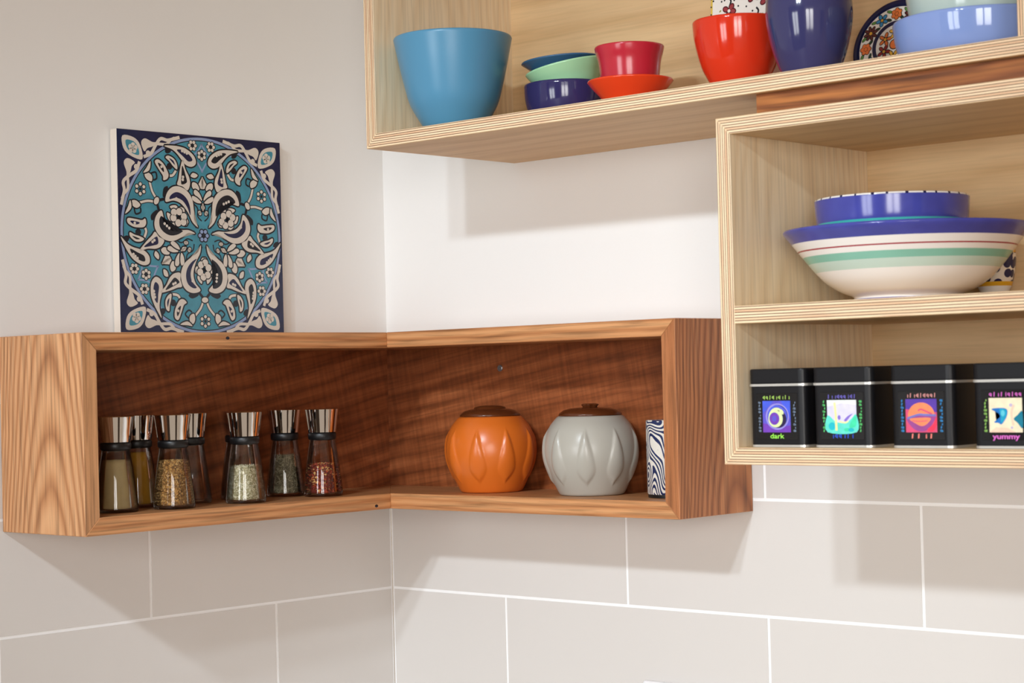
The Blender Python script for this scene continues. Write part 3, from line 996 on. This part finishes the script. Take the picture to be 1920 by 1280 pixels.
def grains(bm, zt_, kind, n, rg):
    """little seeds packed on the outside and the top of the filling"""
    for i in range(n):
        z = rg.uniform(0.006, zt_)
        top = rg.random() < 0.16
        a = rg.uniform(0, 2 * math.pi)
        rr = glass_r(z) - 0.0025
        if top:
            z = zt_ + rg.uniform(-0.0005, 0.0012); rr = (glass_r(zt_) - 0.0025) * math.sqrt(rg.random())
        c = Vector((rr * math.cos(a), rr * math.sin(a), z))
        if kind == 'round': ax = (0.0013, 0.0013, 0.0012)
        elif kind == 'seed': ax = (0.0031, 0.0008, 0.0008)
        elif kind == 'flake': ax = (0.0021, 0.0017, 0.0005)
        else: ax = (0.0034, 0.00055, 0.00055)
        rotm = Matrix.Rotation(rg.uniform(0, 6.28), 3, Vector((math.cos(a), math.sin(a), 0))) @ Matrix.Rotation(a + math.pi / 2, 3, 'Z') @ Matrix.Rotation(rg.uniform(-0.3, 0.3), 3, 'Y')
        if kind == 'flake': rotm = Matrix.Rotation(rg.uniform(0, 6.28), 3, 'Z') @ Matrix.Rotation(rg.uniform(0, 6.28), 3, 'X')
        s = rg.uniform(0.75, 1.2)
        dirs = [(1, 0, 0), (-1, 0, 0), (0, 1, 0), (0, -1, 0), (0, 0, 1), (0, 0, -1)]
        v = [bm.verts.new(c + rotm @ Vector((d[0] * ax[0] * s, d[1] * ax[1] * s, d[2] * ax[2] * s))) for d in dirs]
        for f in ((0, 2, 4), (2, 1, 4), (1, 3, 4), (3, 0, 4), (2, 0, 5), (1, 2, 5), (3, 1, 5), (0, 3, 5)):
            bm.faces.new([v[i] for i in f])


def make_jar(xy, fill, label, seed):
    root = empty('spice_jar', (xy[0], xy[1], JS + 0.0002))
    tag(root, label, 'spice jar', 'chrome topped spice jars in the oak shelf')
    bm = bmesh.new()
    prof = [(0, 0)] + jar_glass_out + [(0.0160, 0.0815)]
    inner = [(r - 0.0016, z) for r, z in reversed(jar_glass_out) if z > 0.0045]
    lathe(bm, prof + inner + [(0.02, 0.0042), (0, 0.0042)], 48)
    link('glass_body', bm, M['glass'], root, smooth=True)
    bm = bmesh.new()
    lathe(bm, [(0.0150, 0.0775), (0.0188, 0.0790), (0.0196, 0.0800), (0.0198, 0.0862), (0.0185, 0.0885), (0.0150, 0.0885)], 48)
    link('collar', bm, M['black_plastic'], root, smooth=True)
    bm = bmesh.new()
    cap = spline([(0.0194, 0.0888), (0.0204, 0.0960), (0.0218, 0.1070), (0.0235, 0.1190)], 3)
    lathe(bm, [(0.010, 0.0886)] + cap + [(0.0237, 0.1206), (0.0230, 0.1213), (0.0215, 0.1206), (0.0205, 0.1192), (0, 0.1185)], 64)
    c = link('grinder_cap', bm, M['chrome'], root, smooth=True)
    c.modifiers.new('edge', 'EDGE_SPLIT').split_angle = R(40)
    if fill:
        zt_, kind, n, cols, core = fill
        rg = random.Random(seed)
        bm = bmesh.new()
        pr = [(0, 0.0048)] + [(glass_r(z) - (0.0032 if kind != 'powder' else 0.0019), z) for z in [0.0050 + (zt_ - 0.005) * i / 14 for i in range(15)]] + [(0, zt_ + 0.001)]
        lathe(bm, pr, 40)
        mcore = plain('spice_core', core, 0.9, var=0.35 if kind != 'powder' else 0.12, vscale=400 if kind != 'powder' else 90)
        k = link('spice_fill', bm, mcore, root, smooth=True)
        if kind != 'powder':
            bm = bmesh.new(); grains(bm, zt_, kind, n, rg)
            s = link('spice_grains', bm, spice_mat('spice_' + kind, cols, 1), root)
            s['kind'] = 'stuff'
        if kind == 'powder': k['kind'] = 'stuff'
    return root


coriander = [srgb(226, 176, 104), srgb(204, 150, 80), srgb(222, 182, 118), srgb(156, 110, 58), srgb(198, 150, 86), srgb(120, 82, 44)]
fennel = [srgb(232, 222, 190), srgb(214, 202, 164), srgb(190, 178, 138), srgb(240, 232, 206), srgb(150, 140, 100)]
rosemary = [srgb(150, 140, 112), srgb(124, 114, 86), srgb(176, 164, 134), srgb(92, 84, 62)]
chilli = [srgb(170, 58, 30), srgb(130, 34, 22), srgb(196, 92, 46), srgb(226, 176, 104), srgb(104, 28, 20), srgb(186, 72, 34)]
make_jar((0.0948, -0.5737), (0.066, 'powder', 0, [], srgb(188, 164, 114)), 'spice jar of pale khaki powder, partly hidden by the oak end panel', 1)
make_jar((0.0415, -0.5010), (0.072, 'powder', 0, [], srgb(190, 132, 30)), 'spice jar of mustard yellow powder behind the khaki powder jar', 2)
make_jar((0.1131, -0.4970), (0.0610, 'round', 2900, coriander, srgb(150, 108, 60)), 'spice jar of round golden brown seeds', 3)
make_jar((0.0415, -0.4130), None, 'empty clear spice jar behind the jar of golden brown seeds', 4)
make_jar((0.1170, -0.3808), (0.0475, 'seed', 1700, fennel, srgb(176, 164, 126)), 'spice jar of pale green fennel-like seeds', 5)
make_jar((0.0415, -0.3275), None, 'clear spice jar almost hidden behind the jar of pale green seeds', 6)
make_jar((0.0554, -0.2570), (0.0550, 'needle', 1900, rosemary, srgb(110, 100, 76)), 'spice jar of grey green dried needles', 7)
make_jar((0.1113, -0.2367), (0.0440, 'flake', 1500, chilli, srgb(110, 34, 22)), 'spice jar of red chilli flakes nearest the corner', 8)

# ------------------------------------------------------------------ lidded canisters with petal relief


def canister(xy, col, label, phase, knob):
    root = empty('lidded_canister', (xy[0], xy[1], JS + 0.0002))
    tag(root, label, 'canister', 'lidded petal pots in the oak shelf')
    prof = spline([(0.0400, 0.0), (0.0440, 0.0030), (0.0530, 0.0220), (0.0605, 0.0420), (0.0628, 0.0580), (0.0612, 0.0740), (0.0555, 0.0900), (0.0462, 0.1020), (0.0425, 0.1048)], 9)
    n = 270
    bm = bmesh.new()
    rings = []
    z0p, z1p = 0.014, 0.090
    for r, z in prof:
        ring = []
        for i in range(n):
            a = 2 * math.pi * i / n
            d = ((a - phase) / (2 * math.pi / 9) + 0.5) % 1 - 0.5          # -0.5..0.5 inside one petal pitch
            ang = abs(d) * (2 * math.pi / 9) * r                            # arc length from the petal's axis
            t = (z - z0p) / (z1p - z0p)
            bump = 0.0
            if 0 < t < 1:
                # width: pointed tip up, widest low, short stem below
                if t < 0.06: w = 0.0022
                elif t < 0.30: w = 0.0022 + (0.0128 - 0.0022) * math.sin((t - 0.06) / 0.24 * math.pi / 2) ** 0.85
                else: w = 0.0128 * (1 - ((t - 0.30) / 0.70) ** 1.35)
                if w > 1e-5 and ang < w * 1.12:
                    q = ang / w
                    bump = 0.0026 * max(0.0, (1 - q * q)) ** 0.7 * min(1, (1 - t) * 6) * min(1, t * 12)
            rr = r + bump
            ring.append(bm.verts.new((rr * math.cos(a), rr * math.sin(a), z)))
        rings.append(ring)
    for A, B in zip(rings[:-1], rings[1:]):
        for i in range(n):
            j = (i + 1) % n
            bm.faces.new((A[i], A[j], B[j], B[i]))
    bm.faces.new(rings[0][::-1]); bm.faces.new(rings[-1])
    link('pot_body', bm, col, root, smooth=True)
    bm = bmesh.new()
    lathe(bm, [(0, 0.1040), (0.0400, 0.1040), (0.0422, 0.1052), (0.0424, 0.1068), (0.0405, 0.1092), (0.0360, 0.1125), (0.0270, 0.1150), (0.0120, 0.1160), (0, 0.1162)], 64)
    lid = link('lid', bm, M['brown'], root, smooth=True)
    bm = bmesh.new()
    if knob == 'flower':
        for i in range(40): pass
        n2 = 48
        pr = spline([(0.0085, 0.1150), (0.0100, 0.1178), (0.0112, 0.1192), (0.0095, 0.1206), (0.0045, 0.1211)], 4)
        rs = []
        for r, z in pr:
            rs.append([bm.verts.new(((r * (1 + 0.10 * math.cos(6 * 2 * math.pi * i / n2))) * math.cos(2 * math.pi * i / n2), (r * (1 + 0.10 * math.cos(6 * 2 * math.pi * i / n2))) * math.sin(2 * math.pi * i / n2), z)) for i in range(n2)])
        for A, B in zip(rs[:-1], rs[1:]):
            for i in range(n2): bm.faces.new((A[i], A[(i + 1) % n2], B[(i + 1) % n2], B[i]))
        bm.faces.new(rs[-1])
    else:
        lathe(bm, [(0.0230, 0.1150), (0.0215, 0.1176), (0.0150, 0.1196), (0.0060, 0.1203), (0, 0.1204)], 48)
    link('knob', bm, M['brown'], lid, smooth=True)
    return root


view = math.atan2(-0.739, 0.674)
canister((0.2842, -0.0775), M['orange'], 'orange petal-relief pot with dark brown lid, nearer the wall corner', view + R(-17.7), 'flat')
canister((0.4680, -0.0785), M['grey'], 'grey petal-relief pot with dark brown lid, beside the orange one', view + R(-9.6), 'flower')

# patterned canister half hidden behind the right oak end panel
m, nt, p = newmat('navy_wave_print')
tc = nd(nt, 'ShaderNodeTexCoord')
mp = nd(nt, 'ShaderNodeMapping'); mp.inputs['Scale'].default_value = (1, 1, 0.7)
nt.links.new(tc.outputs['Object'], mp.inputs['Vector'])
nz = nd(nt, 'ShaderNodeTexNoise'); nz.inputs['Scale'].default_value = 38; nz.inputs['Detail'].default_value = 0
nt.links.new(mp.outputs['Vector'], nz.inputs['Vector'])
mu = nd(nt, 'ShaderNodeMath', operation='MULTIPLY'); mu.inputs[1].default_value = 105
nt.links.new(nz.outputs['Fac'], mu.inputs[0])
sn = nd(nt, 'ShaderNodeMath', operation='SINE'); nt.links.new(mu.outputs[0], sn.inputs[0])
rp = nd(nt, 'ShaderNodeValToRGB'); rp.color_ramp.interpolation = 'CONSTANT'
rp.color_ramp.elements[0].color = srgb(30, 42, 84); rp.color_ramp.elements[1].position = 0.5; rp.color_ramp.elements[1].color = srgb(222, 216, 206)
ma = nd(nt, 'ShaderNodeMapRange'); ma.inputs['From Min'].default_value = -1
nt.links.new(sn.outputs[0], ma.inputs['Value']); nt.links.new(ma.outputs['Result'], rp.inputs['Fac']); nt.links.new(rp.outputs['Color'], p.inputs['Base Color'])
p.inputs['Roughness'].default_value = 0.25
M['wave'] = m
wt = empty('patterned_canister', (0.6075, -0.075, JS + 0.0002))
tag(wt, 'navy and white wave patterned canister half hidden by the right oak end panel', 'canister')
bm = bmesh.new(); lathe(bm, [(0, 0.004), (0.0370, 0.004), (0.0380, 0.006), (0.0380, 0.0975), (0.0372, 0.0990), (0.034, 0.0990), (0, 0.0985)], 64)
o = link('printed_body', bm, M['wave'], wt, smooth=True); o.modifiers.new('edge', 'EDGE_SPLIT').split_angle = R(40)
bm = bmesh.new(); lathe(bm, [(0, 0), (0.0370, 0), (0.0372, 0.0045), (0, 0.0045)], 64)
o = link('base_ring', bm, M['black_plastic'], wt, smooth=True); o.modifiers.new('edge', 'EDGE_SPLIT').split_angle = R(40)

# ------------------------------------------------------------------ black square tins


def rbox(bm, hx, hy, z0, z1, r, seg=6, mi=0):
    pts = []
    for cx_, cy_, a0 in ((hx - r, hy - r, 0), (-hx + r, hy - r, 90), (-hx + r, -hy + r, 180), (hx - r, -hy + r, 270)):
        for i in range(seg + 1):
            a = R(a0 + 90 * i / seg)
            pts.append((cx_ + r * math.cos(a), cy_ + r * math.sin(a)))
    A = [bm.verts.new((x, y, z0)) for x, y in pts]; B = [bm.verts.new((x, y, z1)) for x, y in pts]
    n = len(pts)
    for i in range(n): bm.faces.new((A[i], A[(i + 1) % n], B[(i + 1) % n], B[i])).material_index = mi
    bm.faces.new(A[::-1]).material_index = mi; bm.faces.new(B).material_index = mi


def flat(name, col, rough=0.3): return plain(name, col, rough)


PIC = {}


def picmat(key, rgb):
    if key not in PIC: PIC[key] = plain('print_' + key, srgb(*rgb), 0.25, var=0.18, vscale=130)
    return PIC[key]


def glyphs(pt_, x0, x1, y, hgt, n, mis, vertical=False, seed=0):
    rg = random.Random(seed)
    for i in range(n):
        c = x0 + (x1 - x0) * (i + 0.5) / n
        w = abs(x1 - x0) / n * 0.36
        mi = mis[i % len(mis)] if isinstance(mis, (list, tuple)) else mis
        sh = rg.choice(('o', 'bar', 'half', 'o'))
        for q in range(2):
            if vertical:
                ctr = (y, c); a, b = hgt * 0.5, w
            else:
                ctr = (c, y); a, b = w, hgt * 0.5
            if sh == 'o' and q == 0:
                pt_.ring(ctr, min(a, b) * 0.45, min(a, b) * 1.0, mi, 0.55, 10)
            elif sh == 'bar' and q == 0:
                pt_.poly([(ctr[0] - a * 0.35, ctr[1] - b), (ctr[0] + a * 0.25, ctr[1] - b), (ctr[0] + a * 0.45, ctr[1] + b), (ctr[0] - a * 0.15, ctr[1] + b)], mi, 0.55)
            elif q == 1 and sh != 'bar':
                pt_.poly([(ctr[0] + a * 0.4, ctr[1] - b), (ctr[0] + a * 0.9, ctr[1] - b), (ctr[0] + a * 0.9, ctr[1] + b * rg.choice((0.4, 1.1))), (ctr[0] + a * 0.4, ctr[1] + b * 0.5)], mi, 0.56)


def word(parent, txt, size, width, mat, loc):
    cu = bpy.data.curves.new('lettering', 'FONT'); cu.body = txt; cu.size = size; cu.align_x = 'CENTER'; cu.align_y = 'CENTER'; cu.offset = size * 0.02
    to = bpy.data.objects.new('tmp', cu); COL.objects.link(to)
    dg = bpy.context.evaluated_depsgraph_get()
    me = bpy.data.meshes.new_from_object(to.evaluated_get(dg))
    bpy.data.objects.remove(to, do_unlink=True)
    xs = [v.co.x for v in me.vertices]
    sxx = width / (max(xs) - min(xs))
    for v in me.vertices: v.co = Vector((v.co.x * sxx, 0, v.co.y))
    me.materials.append(mat)
    o = bpy.data.objects.new('lettering', me); COL.objects.link(o); o.parent = parent; o.location = loc
    return o


TINY = -0.2915
TS = TZ0 + TT
TW, TH = 0.0372, 0.0865


def tin(xl, label, paint, border, bottom, topc, sidec, seed, yaw=0.0):
    root = empty('tea_tin', (xl + TW, TINY + TW, TS + 0.0002), (0, 0, yaw))
    tag(root, label, 'tin', 'black picture tins in a row')
    bm = bmesh.new()
    rbox(bm, TW - 0.0006, TW - 0.0006, 0.0024, 0.0675, 0.0075)
    link('tin_body', bm, M['tin_black'], root)
    bm = bmesh.new(); rbox(bm, TW - 0.0004, TW - 0.0004, 0.0, 0.0026, 0.0075)
    link('base_rim', bm, M['tin_metal'], root)
    bm = bmesh.new(); rbox(bm, TW + 0.0002, TW + 0.0002, 0.0690, 0.0860, 0.0078)
    lid = bevel(link('lid', bm, M['tin_black'], root), 0.0018, 3)
    bm = bmesh.new(); rbox(bm, TW + 0.0008, TW + 0.0008, 0.0668, 0.0694, 0.0082)
    link('lid_rim', bm, M['tin_metal'], lid)
    # label: glossy black square with the picture and printed letters
    bm = bmesh.new(); box(bm, -0.0272, 0.0272, -TW + 0.0001, -TW + 0.0009, 0.0085, 0.0590)
    lb = bevel(link('picture_label', bm, M['label_black'], root), 0.0003, 1)
    pic, mats = paint()
    mt_ = Matrix(((0.0182, 0, 0, 0), (0, 0, -0.0002, -TW - 0.00005), (0, 0.0172, 0, 0.0335), (0, 0, 0, 1)))
    pic.build('picture', lb, mt_)
    cols = [picmat(*c) for c in (topc, sidec)]
    g = Paint(cols)
    glyphs(g, -1.0, 1.0, 1.22, 0.26, 9, 0, False, seed)
    glyphs(g, -1.0, 1.0, -1.24, 0.24, 10, 1, True, seed + 1)
    glyphs(g, -1.0, 1.0, 1.26, 0.24, 10, 1, True, seed + 2)
    if not isinstance(bottom, str):
        g2c = picmat(*bottom[1]); g.mats.append(g2c)
        glyphs(g, -0.8, 0.8, -1.22, 0.28, bottom[0], 2, False, seed + 3)
    g.build('border_print', lb, mt_)
    if isinstance(bottom, str):
        word(lb, bottom, 0.0075, 0.0185 if len(bottom) < 5 else 0.0300, picmat(*border), (0, -TW - 0.00018, 0.0120))
    return root


def art_moon():
    m_ = [picmat('violet', (92, 84, 196)), picmat('blue', (70, 92, 214)), picmat('plum', (112, 62, 176)), picmat('lime_white', (216, 232, 168)), picmat('indigo_dark', (38, 26, 70)), picmat('lavender', (146, 138, 214))]
    q = Paint(m_)
    q.poly([(-1, -1), (1, -1), (1, 1), (-1, 1)], 0, 0.1)
    q.poly([(-1, -1), (1, -1), (1, -0.55), (0.2, -0.7), (-1, -0.4)], 2, 0.2)
    q.poly([(1, 1), (0.3, 1), (0.7, 0.4), (1, -0.2)], 1, 0.2); q.poly([(-1, 1), (-0.2, 1), (-0.6, 0.6), (-1, 0.2)], 1, 0.2)
    q.ring((0.05, 0), 0.72, 0.84, 5, 0.3, 40); q.ring((0.08, 0.02), 0.62, 0.72, 1, 0.3, 40)
    q.disc((0.0, -0.06), 0.58, 3, 0.4, 40, 1.08); q.disc((0.14, -0.16), 0.56, 4, 0.5, 40, 1.0)
    q.disc((0.36, 0.30), 0.20, 3, 0.52, 20, 0.6, -0.9)
    q.disc((-0.08, -0.14), 0.52, 3, 0.6, 40, 1.05); q.disc((-0.16, -0.13), 0.36, 2, 0.7, 32, 1.1); q.disc((-0.17, -0.13), 0.16, 0, 0.8, 24, 1.2)
    return q, m_


def art_mist():
    m_ = [picmat('pale_lilac', (214, 210, 236)), picmat('aqua', (96, 216, 198)), picmat('cyan', (30, 182, 196)), picmat('straw', (228, 226, 160)), picmat('violet2', (134, 110, 200)), picmat('foam', (232, 240, 238)), picmat('seagreen', (66, 214, 164))]
    q = Paint(m_)
    q.poly([(-1, -1), (1, -1), (1, 1), (-1, 1)], 0, 0.1)
    q.poly([(-1, 1), (1, 1), (1, 0.7), (0, 0.8), (-1, 0.6)], 5, 0.2)
    q.shape([(-1, -0.98), (1, -0.98), (0.98, 0.1), (0.6, -0.2), (0.2, -0.42), (-0.4, -0.35), (-0.98, 0.05)], 1, 0.3)
    q.shape([(0.5, -0.7), (0.95, -0.6), (0.95, 0.0), (0.7, -0.2)], 6, 0.4)
    q.disc((-0.68, -0.62), 0.24, 2, 0.4, 20); q.disc((0.35, -0.84), 0.22, 6, 0.4, 20, 0.5); q.disc((0.62, -0.85), 0.2, 2, 0.45, 20, 0.6)
    q.stroke([(-0.48, 0.85), (-0.42, 0.2), (-0.38, -0.9)], 0.16, 3, 0.5); q.stroke([(-0.2, -0.32), (0.2, -0.40), (0.45, -0.3)], 0.10, 3, 0.5)
    q.shape([(0.15, -0.25), (0.4, 0.0), (0.75, 0.15), (0.55, -0.05), (0.3, -0.32)], 4, 0.6); q.disc((-0.18, -0.08), 0.10, 4, 0.6, 14, 1.5)
    return q, m_


def art_lips():
    m_ = [picmat('indigo', (86, 56, 160)), picmat('coral', (250, 136, 92)), picmat('rose', (214, 76, 116)), picmat('mauve', (150, 70, 140)), picmat('hot_red', (240, 56, 86)), picmat('steel_blue', (112, 116, 186)), picmat('apricot', (250, 160, 110))]
    q = Paint(m_)
    q.poly([(-1, -1), (1, -1), (1, 1), (-1, 1)], 2, 0.1)
    q.poly([(-1, 1), (1, 1), (1, 0.2), (-1, 0.4)], 0, 0.2)
    q.disc((0, 0.0), 0.86, 1, 0.3, 40, 0.92)
    q.poly([(-1, -1), (1, -1), (1, -0.1), (-1, -0.12)], 2, 0.4)
    q.shape([(-0.95, -0.15), (-0.3, 0.05), (0.0, 0.1), (0.4, 0.06), (0.95, 0.0), (0.5, -0.75), (0, -0.95), (-0.55, -0.75)], 3, 0.5)
    q.shape([(-0.75, -0.2), (-0.1, -0.12), (0.6, -0.15), (0.35, -0.5), (0.0, -0.62), (-0.35, -0.48)], 1, 0.6)
    q.stroke([(-0.9, -0.16), (-0.2, 0.06), (0.2, 0.05), (0.95, 0.02)], 0.12, 5, 0.7)
    q.stroke([(-0.2, 0.3), (0.0, 0.38), (0.4, 0.22), (0.7, 0.1)], 0.09, 2, 0.7)
    q.stroke([(-0.6, -0.3), (-0.1, -0.34), (0.4, -0.3)], 0.05, 2, 0.75)
    q.shape([(0.35, -0.85), (0.75, -0.5), (0.95, -0.1), (0.97, -0.6), (0.7, -0.95)], 4, 0.7)
    return q, m_


def art_fish():
    m_ = [picmat('cream_print', (244, 226, 194)), picmat('blue_fish', (26, 112, 190)), picmat('turq_fish', (22, 160, 196)), picmat('teal_fish', (14, 120, 146)), picmat('blush', (240, 204, 178)), picmat('dusty', (190, 176, 206)), picmat('sky_fish', (94, 196, 214))]
    q = Paint(m_)
    q.poly([(-1, -1), (1, -1), (1, 1), (-1, 1)], 0, 0.1)
    q.poly([(-1, -1), (0.6, -1), (0.1, -0.75), (-0.6, -0.7)], 4, 0.2); q.stroke([(0.5, 0.6), (0.35, 0.1), (0.45, -0.6)], 0.14, 4, 0.2)
    q.shape([(-0.85, 0.36), (-0.2, 0.42), (0.1, 0.30), (0.05, -0.1), (-0.25, -0.52), (-0.45, -0.45), (-0.7, -0.4), (-0.35, -0.1), (-0.45, 0.12)], 1, 0.3)
    q.shape([(-0.35, 0.36), (0.05, 0.28), (0.0, -0.1), (-0.28, -0.46), (-0.3, -0.1)], 2, 0.4); q.disc((-0.17, 0.12), 0.12, 6, 0.5, 16, 1.5)
    q.shape([(1, 0.22), (0.7, 0.0), (0.48, -0.22), (0.7, -0.45), (1, -0.75)], 3, 0.4)
    q.disc((0.32, 0.58), 0.1, 5, 0.4, 14); q.disc((0.36, -0.72), 0.08, 5, 0.4, 14)
    return q, m_


X0 = 0.8765
tin(X0, 'black tin with a crescent moon picture on purple, next to the plywood side', art_moon, ('leaf_green', (150, 226, 84)), 'dark', ('lime', (166, 206, 96)), ('grey_blue', (112, 128, 150)), 10)
tin(0.9600, 'black tin with a pale lilac and aqua abstract picture', art_mist, ('b', (40, 80, 200)), (6, ('royal', (44, 84, 206))), ('lilac_print', (110, 100, 190)), ('green_print', (84, 190, 104)), 20)
tin(1.0560, 'black tin with an orange and pink sunset-like lips picture', art_lips, ('b', (40, 80, 200)), (4, ('salmon', (242, 132, 120))), ('pink_print', (220, 150, 146)), ('azure_print', (46, 130, 190)), 30)
tin(1.1515, 'black tin with a cream picture of blue fish shapes at the photo edge', art_fish, ('orchid', (226, 112, 206)), 'yummy', ('orchid', (226, 112, 206)), ('pear_print', (140, 190, 90)), 40)

# ------------------------------------------------------------------ painted plate leaning on the upper shelf back


def flower(q, c, r, n, pet, mid, ink, h, rot=0.0, sy=0.5):
    for i in range(n):
        a = 2 * math.pi * i / n + rot
        cc = (c[0] + r * 0.62 * math.cos(a), c[1] + r * 0.62 * math.sin(a))
        q.disc(cc, r * 0.50, ink, h, 12, sy + 0.12, a); q.disc(cc, r * 0.40, pet, h + 0.2, 12, sy, a)
    q.disc(c, r * 0.32, ink, h + 0.3, 12); q.disc(c, r * 0.23, mid, h + 0.4, 12)


PR = 0.057
LEAN = R(15)
plate = empty('painted_plate', (0.929, -0.0535, US + 0.0004), (-LEAN, 0, 0))
tag(plate, 'round floral painted plate with navy rim leaning upright behind the periwinkle bowl', 'plate')
bm = bmesh.new()
lathe(bm, [(0, 0), (0.030, 0), (0.034, 0.0012), (0.052, 0.0060), (PR, 0.0078), (PR + 0.0002, 0.0090), (PR - 0.0006, 0.0098), (0.052, 0.0082), (0.036, 0.0058), (0.032, 0.0052), (0, 0.0052)], 96)
bm.transform(Matrix(((1, 0, 0, 0), (0, 0, -1, 0.0), (0, 1, 0, PR), (0, 0, 0, 1))))
link('plate_body', bm, M['navy'], plate, smooth=True)
fm = [M['white_glaze'], M['navy'], M['ink'], picmat('plate_plum', (92, 40, 40)), picmat('plate_orange', (226, 120, 60)), picmat('plate_green', (92, 150, 70)), picmat('plate_dark_green', (34, 60, 40)), picmat('plate_blue', (58, 140, 190)), picmat('plate_gold', (222, 168, 60)), picmat('plate_red', (150, 44, 44))]
q = Paint(fm)
q.disc((0, 0), 0.84, 0, 0, 72); q.ring((0, 0), 0.44, 0.53, 1, 1.0, 72)
for i in range(12):
    a = 2 * math.pi * i / 12 + R(62)
    c = (0.685 * math.cos(a), 0.685 * math.sin(a))
    k = i % 3
    if k == 0: flower(q, c, 0.16, 8, 3, 8, 2, 1.2, a, 0.42)
    elif k == 1:
        for b in range(6):
            t = a + b * math.pi / 3
            cc = (c[0] + 0.085 * math.cos(t), c[1] + 0.085 * math.sin(t)); q.disc(cc, 0.058, 2, 1.2, 10); q.disc(cc, 0.045, 4, 1.5, 10)
        q.disc(c, 0.05, 2, 1.2, 10); q.disc(c, 0.04, 4, 1.5, 10)
    else: flower(q, c, 0.14, 5, 7, 8, 2, 1.2, a, 0.62)
    for s in (-1, 1):
        b = a + s * R(13)
        rr = 0.685 + s * 0.09
        cc = (rr * math.cos(b), rr * math.sin(b)); q.disc(cc, 0.075, 2, 1.05, 10, 0.5, b + 1.0); q.disc(cc, 0.058, 5 if s > 0 else 6, 1.15, 10, 0.42, b + 1.0)
for i in range(6):
    a = 2 * math.pi * i / 6 + R(150)
    c = (0.27 * math.cos(a), 0.27 * math.sin(a))
    flower(q, c, 0.15, 5, (4, 9, 8)[i % 3], 8, 2, 1.2, a, 0.5)
q.disc((0, 0), 0.12, 2, 1.3, 14); q.disc((0, 0), 0.10, 4, 1.6, 14)
q.build('painted_face', plate, Matrix(((PR, 0, 0, 0), (0, 0, -0.00022, -0.0099), (0, PR, 0, PR), (0, 0, 0, 1))))

# floral tile standing behind the red bowl
ft = empty('floral_tile', (0.713, -0.0385, US + 0.0003), (R(-4), 0, 0))
tag(ft, 'white tile with plum red flowers and yellow border behind the red bowl', 'decorative tile')
FW_, FH_ = 0.062, 0.200
bm = bmesh.new(); box(bm, -FW_, FW_, -0.004, 0.004, 0, FH_)
bevel(link('tile_body', bm, M['white_glaze'], ft), 0.0008, 1)
q = Paint([M['white_glaze'], picmat('tile_yellow', (222, 190, 74)), M['ink'], picmat('tile_plum', (150, 54, 62)), picmat('tile_olive', (150, 150, 66)), picmat('tile_plum_dark', (84, 22, 30))])
W_, H_ = FW_ / 0.05, FH_ / 0.05
q.poly([(-W_, 0), (-W_ + 0.05, 0), (-W_ + 0.05, H_), (-W_, H_)], 1, 0.2); q.poly([(W_ - 0.05, 0), (W_, 0), (W_, H_), (W_ - 0.05, H_)], 1, 0.2)
for i in range(19): q.disc((-W_ + 0.012, 0.1 + i * 0.2), 0.022, 2, 0.4, 8)
rg = random.Random(5)
for cx_, cy_ in ((-0.66, 2.72), (-0.98, 3.22), (0.10, 3.02), (0.50, 2.86), (-0.45, 3.45), (0.75, 3.4), (-0.4, 1.5), (0.3, 1.8), (-0.85, 2.0), (0.2, 2.35)):
    for b in range(4):
        t = b * math.pi / 2 + rg.uniform(0, 1.5)
        cc = (cx_ + 0.12 * math.cos(t), cy_ + 0.12 * math.sin(t)); q.disc(cc, 0.105, 5, 0.3 + b * 0.01, 14, 0.8, t); q.disc(cc, 0.075, 3, 0.5, 12, 0.7, t)
    q.disc((cx_, cy_), 0.045, 0, 0.8, 10)
    q.stroke([(cx_, cy_ + 0.1), (cx_ + 0.05, cy_ + 0.25), (cx_ - 0.02, cy_ + 0.34)], 0.05, 2, 0.25)
    for b in range(3):
        q.disc((cx_ + rg.uniform(-0.32, 0.32), cy_ + rg.uniform(-0.3, 0.3)), 0.026, 2, 0.22, 8); q.disc((cx_ + rg.uniform(-0.3, 0.3), cy_ + rg.uniform(-0.2, 0.3)), 0.04, 4, 0.21, 8, 0.5, 0.7)
q.build('painted_face', ft, Matrix(((0.05, 0, 0, 0), (0, 0, -0.0008, -0.0041), (0, 0.05, 0, 0), (0, 0, 0, 1))))

# small patterned vase behind the serving bowl
m, nt, p = newmat('navy_brush_pattern')
tc = nd(nt, 'ShaderNodeTexCoord')
vo = nd(nt, 'ShaderNodeTexVoronoi'); vo.inputs['Scale'].default_value = 95
nt.links.new(tc.outputs['Object'], vo.inputs['Vector'])
rp = nd(nt, 'ShaderNodeValToRGB'); rp.color_ramp.interpolation = 'CONSTANT'
rp.color_ramp.elements[0].color = srgb(26, 28, 70); rp.color_ramp.elements[1].position = 0.52; rp.color_ramp.elements[1].color = srgb(228, 218, 202)
nt.links.new(vo.outputs['Distance'], rp.inputs['Fac']); nt.links.new(rp.outputs['Color'], p.inputs['Base Color'])
p.inputs['Roughness'].default_value = 0.15
M['brush'] = m
M['yellow_band'] = plain('painted_yellow_band', srgb(222, 168, 40), 0.2)
M['brown_line'] = plain('painted_brown_line', srgb(84, 30, 26), 0.25)


def vase_bands(z, out):
    if not out: return 0
    if 0.0075 < z < 0.0100: return 1
    if 0.0165 < z < 0.0215: return 2
    if 0.0215 <= z < 0.0545: return 3
    if 0.0545 <= z < 0.059: return 2
    return 0


pot('small_vase', (1.0500, -0.0480, TM1 + 0.0003), [(0.0175, 0), (0.0150, 0.0055), (0.0160, 0.010), (0.0200, 0.0190), (0.0235, 0.034), (0.0250, 0.048), (0.0242, 0.058), (0.0215, 0.0625)],
    [M['white_glaze'], M['brown_line'], M['yellow_band'], M['brush']], 'small navy patterned vase with yellow bands behind the serving bowl', 'vase', 0.003, n=64, k=10, matidx=vase_bands)
